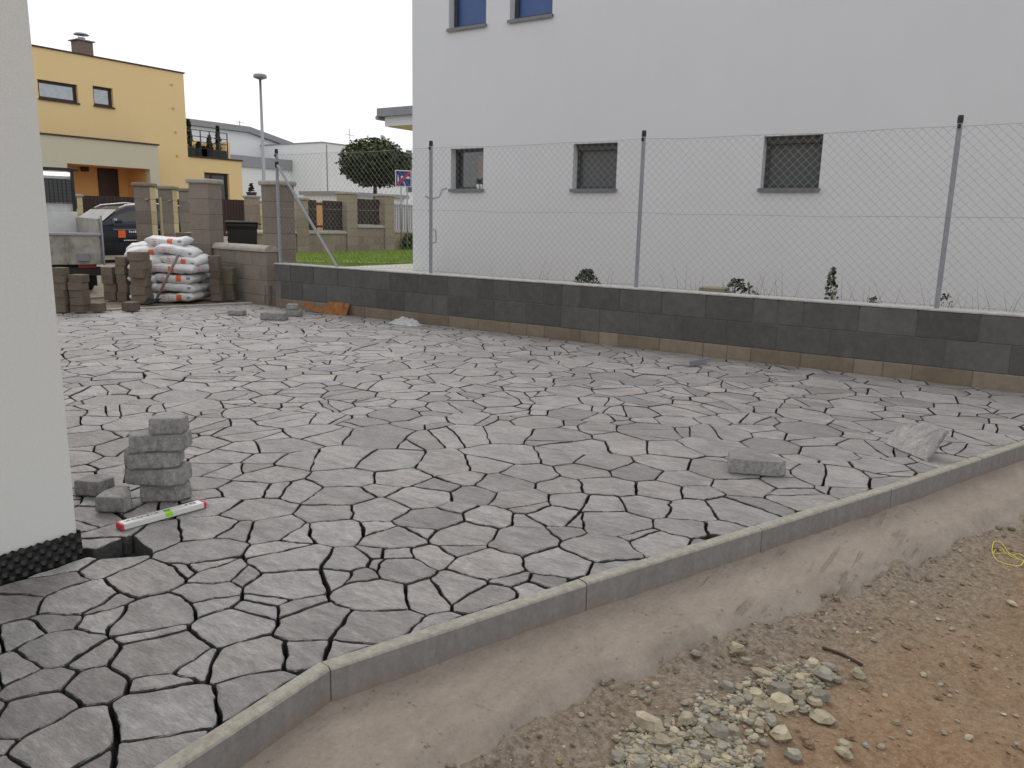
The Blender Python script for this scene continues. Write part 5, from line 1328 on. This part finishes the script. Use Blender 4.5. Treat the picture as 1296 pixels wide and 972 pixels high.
def far_house_flat():
    X0 = -40.0; e = empty('flat_roofed_house', (X0, 35, 0)); tag(e, 'white flat roofed house behind the ball headed tree', 'house')
    y0, y1 = atX(408, 200, X0).y, atX(560, 200, X0).y; zt = atX(410, 181, X0).z
    m = MB(); m.box((X0 - 9, y0, 0), (X0, y1, zt)); o = m.build('wall', 'plaster_far', e); o.location = (-X0, -35, 0)
    m = MB(); m.box((X0 - 9.05, y0 - .05, zt + .002), (X0 + .05, y1 + .05, zt + .07)); m.build('roof_edge', 'roof_far', o)
    yv = atX(414, 240, X0).y; m = MB(); m.box((X0 - .01, yv, 0), (X0 + .03, yv + .06, zt - .1)); m.build('downpipe', 'sheet_grey', o)
    d = atX(496, 176, X0); m = MB(); m.tube([(X0 - 1, d.y, zt), (X0 - 1, d.y, d.z)], .03, 5); m.tube([(X0 - .9, d.y, d.z), (X0 - .8, d.y, d.z + .05)], [.05, .3], 12); m.build('dish', 'galv', o)
    d = atX(456, 170, X0); m = MB(); m.tube([(X0 - 1, d.y, zt), (X0 - 1, d.y, atX(456, 162, X0).z)], .025, 5); m.tube([(X0 - 1, d.y - .4, d.z), (X0 - 1, d.y + .4, d.z)], .02, 4); m.build('antenna', 'galv', o)
    wz = atX(517, 225, X0); m = MB(); m.box((X0 + .001, atX(514, 225, X0).y, atX(516, 243, X0).z), (X0 + .03, atX(521, 225, X0).y, atX(516, 190, X0).z)); m.build('window', 'glass_dark', o)
far_house_flat()
# dark roofed sheds peeping over the far fence
p = atX(466, 250, -26); e = empty('garden_shed', (-26, p.y, 0)); tag(e, 'low grey shed roof peeping over the dark fence panel', 'shed')
m = MB(); y0, y1 = atX(425, 250, -26).y - p.y, atX(512, 250, -26).y - p.y; zt = atX(466, 249, -26).z; m.box((-2, y0, 0), (0, y1, zt)); m.build('wall', 'plaster_far', e)
m = MB(); m.box((-2.2, y0 - .1, zt), (.2, y1 + .1, zt + .16)); m.build('roof', 'roof_far', e)

# ------------------------------------------------------------------ near house at the left
nh = empty('near_house', (HX, HY, 0)); tag(nh, 'white plastered house corner beside the paving with black membrane at its foot', 'house')
m = MB(); m.box((-7, -9, .085), (0, 0, 6.4)); m.build('wall', 'plaster_left', nh)
m = MB(); nx_, nz_ = 460, 30
def memb(u, z): return .008 + .011 * max(0, math.sin(u * 2 * math.pi / .045) * math.sin(z * 2 * math.pi / .045)) + .03 * max(0, (.11 - z)) * 2
L_ = 2.6; vs = []
for i in range(nx_ + 1):
    for j in range(nz_ + 1):
        u = L_ * i / nx_; z = -.10 + (.195 + .004 * math.sin(u * 2 * math.pi / .03) * (1 if j == nz_ else 0)) * j / nz_; vs.append((memb(u, z), -u + .012, z))
m.add(vs, [(i*(nz_+1)+j, (i+1)*(nz_+1)+j, (i+1)*(nz_+1)+j+1, i*(nz_+1)+j+1)[::-1] for i in range(nx_) for j in range(nz_)])
m.box((-.4, .004, -.1), (.010, .011, .10)); m.box((-7, -9, -.18), (-.006, -.001, .0845)); m.build('membrane', 'membrane', nh)

# ------------------------------------------------------------------ loose paving slabs
def slab(name, poly, th_, loc, rot, label, cat, group=None, tone=1.0):
    m = MB(); o = []; pv = [Vector(p) for p in poly]
    for a, b in zip(pv, pv[1:] + pv[:1]):
        k = max(2, int((b - a).length / .04)); o += [a + (b - a) * (j / k) for j in range(k)]
    sd_ = loc[0] * 7 + loc[1] * 3
    o = [p + Vector((noise.noise(Vector((p.x * 14, p.y * 14, sd_))), noise.noise(Vector((p.x * 14, p.y * 14, sd_ + 8))))) * .008 for p in o]
    c_ = sum(o, Vector((0, 0))) / len(o); n = len(o)
    ins = lambda k: [p + (c_ - p).normalized() * k for p in o]
    L = [(ins(.008), 0), (ins(-.001), .009), (ins(-.002), th_ * .3), (ins(.001), th_ - .007), (ins(.005), th_ - .002), (ins(.014), th_)]
    vs = [Vector((p.x, p.y, z + (.0015 * noise.noise(Vector((p.x * 30, p.y * 30, z * 40))) if z > 0 else 0))) for q, z in L for p in q]
    m.ct = (tone, tone, tone, 1)
    m.add(vs, [tuple(range(n))[::-1], tuple(range(5*n, 6*n))] + [(r*n+i, r*n+(i+1) % n, (r+1)*n+(i+1) % n, (r+1)*n+i) for r in range(5) for i in range(n)])
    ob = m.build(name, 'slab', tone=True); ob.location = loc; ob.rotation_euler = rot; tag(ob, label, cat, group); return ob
G1 = 'loose paving slabs stacked by the near house'
sb_ = atZ(198, 638, 0); ds = depth(sb_); zz = .001; u2 = Vector((right.x, right.y, 0)).normalized(); yaw_c = math.atan2(u2.y, u2.x)
def pxl(v): return v * ds / F
hs_ = [.085, .080, .078, .080, .076]
shp = [([(-.085,-.02),(.075,-.045),(.125,.01),(.10,.10),(-.05,.12),(-.10,.05)], 3, .72, 'lowest dark slab of the tall stack of paving slabs beside the near house'),
       ([(-.135,-.045),(.06,-.065),(.125,-.03),(.12,.09),(-.04,.12),(-.12,.06)], -4, .95, 'second slab from the bottom of the tall paving slab stack'),
       ([(-.10,-.055),(.03,-.07),(.11,-.05),(.12,.08),(-.03,.13),(-.13,.03)], -3, .85, 'middle slab of the tall paving slab stack with a speckled broken end'),
       ([(-.09,-.075),(.0,-.06),(.135,-.045),(.14,.06),(.02,.12),(-.12,.02)], 0, 1.0, 'long fourth slab overhanging at the right of the paving slab stack'),
       ([(-.055,-.055),(.085,-.05),(.095,.03),(.03,.08),(-.05,.04)], 8, 1.05, 'small pale slab lying on top of the tall paving slab stack')]
for i, (poly, ddx, tn, lab) in enumerate(shp):
    c = Vector((sb_.x, sb_.y, 0)) + u2 * (pxl(ddx) + U(-.012, .012)) + Vector((-u2.y, u2.x, 0)) * .05
    slab('paving_slab', poly, hs_[i], (c.x, c.y, zz), (U(-.015, .015), U(-.015, .015), yaw_c + .12 + U(-.16, .16)), lab, 'slab', G1, tn); zz += hs_[i] + .001
c = atZ(137, 648, 0) ; slab('paving_slab', [(-.065,-.04),(.07,-.045),(.075,.0),(.01,.12),(-.04,.13),(-.07,.04)], .075, (c.x, c.y + .03, .001), (0, 0, yaw_c), 'light triangular paving slab lying at the foot of the tall slab stack', 'slab', G1, 1.15)
c = atZ(108, 628, 0) ; slab('paving_slab', [(-.07,-.035),(.05,-.05),(.085,.03),(.02,.085),(-.06,.06)], .075, (c.x, c.y + .04, .001), (0, 0, yaw_c), 'dark sided paving slab lying between the near house corner and the triangular slab', 'slab', G1, .95)
c = atZ(955, 600, 0); slab('paving_slab', [(-.155,-.045),(-.02,-.06),(.11,-.07),(.145,-.035),(.06,.14),(-.03,.22),(-.14,.12)], .085, (c.x, c.y + .03, .001), (0, 0, yaw_c - .12), 'single loose paving slab lying flat on the paving near the concrete kerb', 'slab', None, .85)
# slab standing tilted by the kerb
a, b = atZ(1171, 584, 0), atZ(1118, 562, 0); hgt = atY(1176, 543, a.y).z; d = b - a; L = d.length
slab('tilted_slab', [(0, 0), (L * .6, -.004), (L, .01), (L * .98, hgt * .7), (L * .55, hgt * 1.1), (-.008, hgt * 1.12)], .026, (a.x, a.y, .002), (math.radians(122), 0, math.atan2(d.y, d.x)), 'pale paving slab propped up on edge beside the kerb', 'slab', None, 1.5)
for (xl, xr, yt, yb_, lab, tn) in ((286, 307, 391, 399, 'small grey slab lying alone at the far edge of the paving', .8), (327, 360, 393, 405, 'larger dark grey slab on the far paving near the block wall', .8), (360, 379, 390, 400, 'lower slab of the pair lying against the grey block wall', .85)):
    c = atZ((xl + xr) / 2, yb_, 0); d = depth(c); wv = (xr - xl) * d / F / 2; hh = max(.06, (yb_ - yt) * d / F * .75)
    slab('paving_slab', [(-wv, -.06), (wv * .9, -.09), (wv, .04), (wv * .4, .14), (-wv * .8, .10)], hh, (c.x, c.y + .05, .001), (0, 0, yaw_c), lab, 'slab', 'loose slabs at the far end of the paving', tn)
    if xl == 360: slab('paving_slab', [(-wv * .85, -.05), (wv * .7, -.07), (wv * .75, .04), (-wv * .7, .08)], .075, (c.x - .03, c.y + .05, .002 + hh), (0, 0, yaw_c + .2), 'upper slab of the pair lying against the grey block wall', 'slab', 'loose slabs at the far end of the paving', 1.0)

# rusty sheet against the wall, plastic film heap, metal angle
p0, p1 = atY(407, 400, WY - .07), atY(440, 404, WY - .07)
m = MB(); rowsv = []
for k in range(9):
    t = k / 8; x = p0.x - .28 + (p1.x - p0.x + .28) * t; lift = .10 * max(0, 1 - t / .45) ** 1.3
    z_top = (.045 + lift) if t < .40 else .165
    rowsv.append([(x, WY - .10 - .05 * (1 - t), .004 + lift * .75), (x, WY - .03 - .09 * max(0, 1 - t * 2), z_top)])
m.add([p for r in rowsv for p in r], [(2*k, 2*k+2, 2*k+3, 2*k+1) for k in range(8)]); o = m.build('rusty_sheet', 'rust'); s_ = o.modifiers.new('thick', 'SOLIDIFY'); s_.thickness = .006
tag(o, 'bent rusty orange metal sheet leaning at the foot of the block wall', 'metal sheet')
c = atZ(509, 411, 0); m = MB(); n = 16; vs = []
for i in range(n + 1):
    for j in range(n + 1):
        u, v = -1 + 2*i/n, -1 + 2*j/n; r2 = u*u + v*v; z = max(0, 1 - r2) * .075 * (1 + .7 * noise.noise(Vector((u*2.6, v*2.6, 2)))) + .014 * noise.noise(Vector((u*7, v*7, 5))); vs.append((u * .26, v * .11, max(.002, z)))
m.add(vs, [(i*(n+1)+j, (i+1)*(n+1)+j, (i+1)*(n+1)+j+1, i*(n+1)+j+1) for i in range(n) for j in range(n)]); o = m.build('plastic_film', 'film', loc=(c.x, c.y + .06, .001)); tag(o, 'crumpled clear plastic film heaped against the foot of the wall', 'plastic film')
a, b = atZ(869, 464, 0), atZ(891, 460, 0); d = (b - a); m = MB(); L = d.length
m.box((0, -.03, 0), (L, .03, .004)); m.box((0, -.03, .004), (L, -.026, .05)); o = m.build('metal_angle', 'sheet_grey', loc=(a.x, a.y, .004)); o.rotation_euler = (0, 0, math.atan2(d.y, d.x)); tag(o, 'short grey metal angle lying on the paving near the wall', 'metal angle')

# spirit level
a, b = atZ(154, 673, 0), atZ(262, 643, 0); d = b - a; L = d.length; an = math.atan2(d.y, d.x)
lv = empty('spirit_level', (a.x, a.y, .003), an); tag(lv, 'white aluminium spirit level with red end caps and green vial on the paving', 'spirit level')
hh, ww = .026, .052
m = MB(); m.cbox((.012, -.0 , .0), (L - .012, ww, hh), .002); m.build('profile', 'alu', lv)
for x0 in (0, L - .0118): m = MB(); m.cbox((x0, -.001, -.0005), (x0 + .0118, ww + .001, hh + .001), .003); m.build('end_cap', 'red', lv)
m = MB(); m.cbox((L * .50, -.0015, .006), (L * .585, ww * .45, hh + .0012), .002); m.build('vial', 'vial', lv)
m = MB(); m.box((L * .51, ww * .46, hh), (L * .585, ww * .62, hh + .001)); m.build('vial_slot', 'ink', lv)
m = MB(); rr = random.Random(2)
for k in range(14):
    x = L * (.07 + .385 * k / 14)
    m.box((x, ww * .42, hh), (x + .002, ww * .72, hh + .0006))
    if k % 2: m.box((x + .002, ww * .62, hh), (x + .006, ww * .72, hh + .0006))
    if k % 3 == 0: m.box((x + .002, ww * .42, hh), (x + .007, ww * .5, hh + .0006))
    if k % 4 == 1: m.box((x + .006, ww * .42, hh), (x + .008, ww * .72, hh + .0006))
for (x0, x1, y0, y1) in ((.775, .80, .5, .7), (.83, .90, .62, .74), (.83, .848, .4, .62), (.85, .90, .36, .46), (.885, .90, .46, .56)): m.box((L * x0, ww * y0, hh), (L * x1, ww * y1, hh + .0006))
tag(m.build('lettering', 'ink', lv), kind='stuff')

# ------------------------------------------------------------------ gravel heap, loose stones, rod, string
def rock(m, c, r, rnd, flat=.7):
    """angular broken stone: a jittered low sphere cut by a few planes"""
    sx, sy, sz = r * rnd.uniform(.8, 1.25), r * rnd.uniform(.65, 1.0), r * rnd.uniform(.5, .8) * flat / .7
    a = rnd.uniform(0, 6.28); ca, sa = math.cos(a), math.sin(a); vs = []; n, k = 7, 4
    tilt = rnd.uniform(-.35, .35)
    def pt(v):
        f = 1 + rnd.uniform(-.17, .17); x, y, z = v[0]*sx*f, v[1]*sy*f, v[2]*sz*f; z += x * tilt
        z = min(z, sz * .72); return (c[0] + x*ca - y*sa, c[1] + x*sa + y*ca, c[2] + z)
    vs.append(pt((0, 0, -1)))
    for i in range(1, k):
        e = -math.pi/2 + math.pi * i / k
        for j in range(n): b = 2*math.pi*(j + .5*(i % 2))/n; vs.append(pt((math.cos(e)*math.cos(b), math.cos(e)*math.sin(b), math.sin(e))))
    vs.append(pt((0, 0, 1))); fs = [(0, 1+(j+1) % n, 1+j) for j in range(n)]
    for i in range(k - 2):
        for j in range(n): p, q = 1+i*n+j, 1+i*n+(j+1) % n; fs.append((p, q, q+n, p+n))
    t = len(vs) - 1; fs += [(t, 1+(k-2)*n+j, 1+(k-2)*n+(j+1) % n) for j in range(n)]
    m.add(vs, fs)
def rock_tone(rnd):
    k = rnd.uniform(.62, 1.12); h_ = rnd.random()
    return (k, k*.945, k*.80, 1) if h_ < .62 else ((k*.84, k*.84, k*.83, 1) if h_ < .97 else (k*1.02, k*.82, k*.58, 1))
rn = random.Random(44); heap = []
big = [(860,250,70),(920,230,50),(1010,255,60),(1115,245,75),(930,320,100),(1010,300,55),(1000,345,60),(1090,340,80),(930,385,100),(1070,360,60),(845,400,65),(830,335,70),(715,300,60),(760,300,50),(735,400,55),(680,495,85),(740,495,65),(610,460,45),(545,440,60),(385,465,95),(440,530,90),(270,565,75),(625,590,65),(540,605,40),(840,480,52),(930,505,78),(985,590,72),(1100,435,70),(1250,245,58),(585,172,50),(755,135,52),(105,305,52),(330,320,40),(370,330,38),(420,280,30),(640,400,60),(690,555,45),(575,575,45),(355,605,50),(615,415,42),(1190,595,60),(890,455,55),(790,185,50),(1040,235,40),(960,210,42),(1065,200,55),(1140,210,45),(765,375,45),(800,370,42),(1165,262,36),(1190,555,50),(470,440,45),(500,480,40),(520,510,38),(600,500,40),(655,455,38),(700,440,36),(780,440,38),(800,500,36),(860,540,34),(450,590,40),(490,600,40),(330,470,40),(300,520,44),(660,580,36),(760,560,36),(720,350,36),(790,280,38),(880,290,40),(970,250,42),(1050,290,40)]
sg_ = 'larger broken stones of the gravel heap'
for k, (a, b, s_) in enumerate(big):
    p = atZ(700 + a / 3.24, 780 + b / 3.24, -.185); d = depth(p); r = s_ / 3.24 * d / F * .64
    z = soil_z(p.x, p.y); heap.append((p.x, p.y, r)); m = MB(); m.ct = rock_tone(rn)
    rock(m, (0, 0, 0), r, rn)
    o = m.build('broken_stone', 'rock', tone=True, loc=(p.x, p.y, z + r * .33)); smooth_by_angle(o, 28)
    inheap = 200 < a < 1180 and not (a > 950 and b > 420) and b > 180
    tag(o, 'pale angular stone lying in the gravel heap on the bare soil' if inheap else 'pale stone lying loose on the soil beside the gravel heap', 'stone', sg_ if inheap else 'stones loose around the gravel heap')
ctrs = [(480, 520, 230, 110), (420, 640, 260, 90), (650, 620, 200, 80), (720, 430, 200, 120), (920, 330, 190, 110), (1030, 240, 130, 60), (560, 560, 230, 70), (330, 560, 90, 60)]
m = MB(); n = 0
while n < 2300:
    cx_, cy_, rx_, ry_ = rn.choice(ctrs); a, r0 = rn.uniform(0, 6.28), rn.random() ** .6; u, v = cx_ + math.cos(a) * rx_ * r0, cy_ + math.sin(a) * ry_ * r0
    p = atZ(700 + u / 3.24, 780 + v / 3.24, -.185); r = rn.uniform(.0045, .0105) if rn.random() < .8 else rn.uniform(.010, .017)
    m.ct = rock_tone(rn); rock(m, (p.x, p.y, soil_z(p.x, p.y) + r * .4), r, rn); n += 1
n = 0
while n < 5200:                                            # grit strewn over the soil
    p = Vector((rn.uniform(-1.5, 2.2), rn.uniform(1.0, 7.4))); s_ = (p.x - kerb_x(p.y)) * .94
    if s_ < haunch_w(p.y) * 1.12: continue
    if s_ > .65 and rn.random() < .55: continue
    r = rn.uniform(.0018, .005) if rn.random() < .90 else rn.uniform(.005, .013)
    m.ct = rock_tone(rn); rock(m, (p.x, p.y, soil_z(p.x, p.y) + r * .35), r, rn); n += 1
tag(m.build('gravel', 'rock', tone=True), 'small gravel and grit heaped and strewn over the bare soil', 'gravel', kind='stuff')
m = MB(); n = 0
while n < 2600:                                            # crumbled soil
    p = Vector((rn.uniform(-1.6, 2.2), rn.uniform(1.0, 7.4))); s_ = (p.x - kerb_x(p.y)) * .94; hw = haunch_w(p.y)
    if s_ < hw * .86: continue
    if s_ > hw + .16 and rn.random() < .62: continue
    r = rn.uniform(.003, .009) if rn.random() < .85 else rn.uniform(.009, .02)
    rock(m, (p.x, p.y, soil_z(p.x, p.y) + r * .25), r, rn, .75); n += 1
o = m.build('soil_crumbs', 'soil'); tag(o, 'crumbs and clods of brown soil scattered over the bare ground', 'soil', kind='stuff')
at = o.data.attributes.new('dust', 'FLOAT', 'POINT'); at.data.foreach_set('value', [max(0, min(1, 1.4 - ((v[0] - kerb_x(v[1])) - .25) / .42)) for v in m.v])
loose = [(1168, 858, 9), (1060, 912, 0), (1155, 764, 7), (1280, 766, 10), (1190, 868, 6), (1130, 790, 5), (1205, 795, 7), (1010, 835, 5), (1100, 775, 5), (1225, 938, 9), (1270, 905, 7), (1180, 820, 5), (1120, 880, 6), (1230, 720, 6), (1085, 800, 5), (1245, 640, 6), (660, 912, 8), (600, 950, 9), (735, 880, 7), (1095, 745, 5), (1260, 850, 6), (1150, 930, 7), (1115, 950, 9)]
for (a, b, s_) in loose:
    if not s_: continue
    p = atZ(a, b, -.2); r = s_ * depth(p) / F * .7; m = MB(); m.ct = rock_tone(rn); rock(m, (0, 0, 0), r, rn, .6)
    o = m.build('loose_stone', 'rock', tone=True, loc=(p.x, p.y, soil_z(p.x, p.y) + r * .25)); smooth_by_angle(o, 28); tag(o, 'small stone lying alone on the open brown soil away from the heap', 'stone', 'single stones on the open soil')
a, b = atZ(1042, 816, -.19), atZ(1091, 843, -.19); m = MB()
m.tube([(a.x, a.y, soil_z(a.x, a.y) + .006), ((a.x+b.x)/2, (a.y+b.y)/2, max(soil_z((a.x+b.x)/2, (a.y+b.y)/2), (soil_z(a.x, a.y)+soil_z(b.x, b.y))/2) + .007), (b.x, b.y, soil_z(b.x, b.y) + .006)], .0055, 8); tag(m.build('rusty_rod', 'rust_dark', smooth=True), 'thin rusty rod lying on the soil behind the gravel heap', 'rod')
sp_ = [(1310, 712), (1292, 700), (1280, 697), (1268, 690), (1258, 688), (1256, 697), (1262, 706), (1275, 713), (1290, 716), (1296, 708), (1283, 700), (1270, 698), (1258, 697), (1266, 692), (1282, 702), (1305, 705), (1330, 700)]
def cr(P0, P1, P2, P3, t): return .5 * ((2*P1) + (P2-P0)*t + (2*P0-5*P1+4*P2-P3)*t*t + (-P0+3*P1-3*P2+P3)*t**3)
pts = [atZ(x, y, -.19) for x, y in sp_]; cv = []
for i in range(len(pts) - 1):
    P = [pts[max(0, i-1)], pts[i], pts[i+1], pts[min(len(pts)-1, i+2)]]
    for k in range(5): q = cr(*P, k / 5); cv.append((q.x, q.y, soil_z(q.x, q.y) + .006 + .004 * math.sin(len(cv) * .5)))
m = MB(); m.tube(cv, .0022, 5); tag(m.build('yellow_string', 'yellow_string', smooth=True), 'tangled yellow builder string lying on the soil', 'string')

# ------------------------------------------------------------------ render settings
scene.render.engine = 'CYCLES'
scene.render.resolution_x = 1024; scene.render.resolution_y = 768
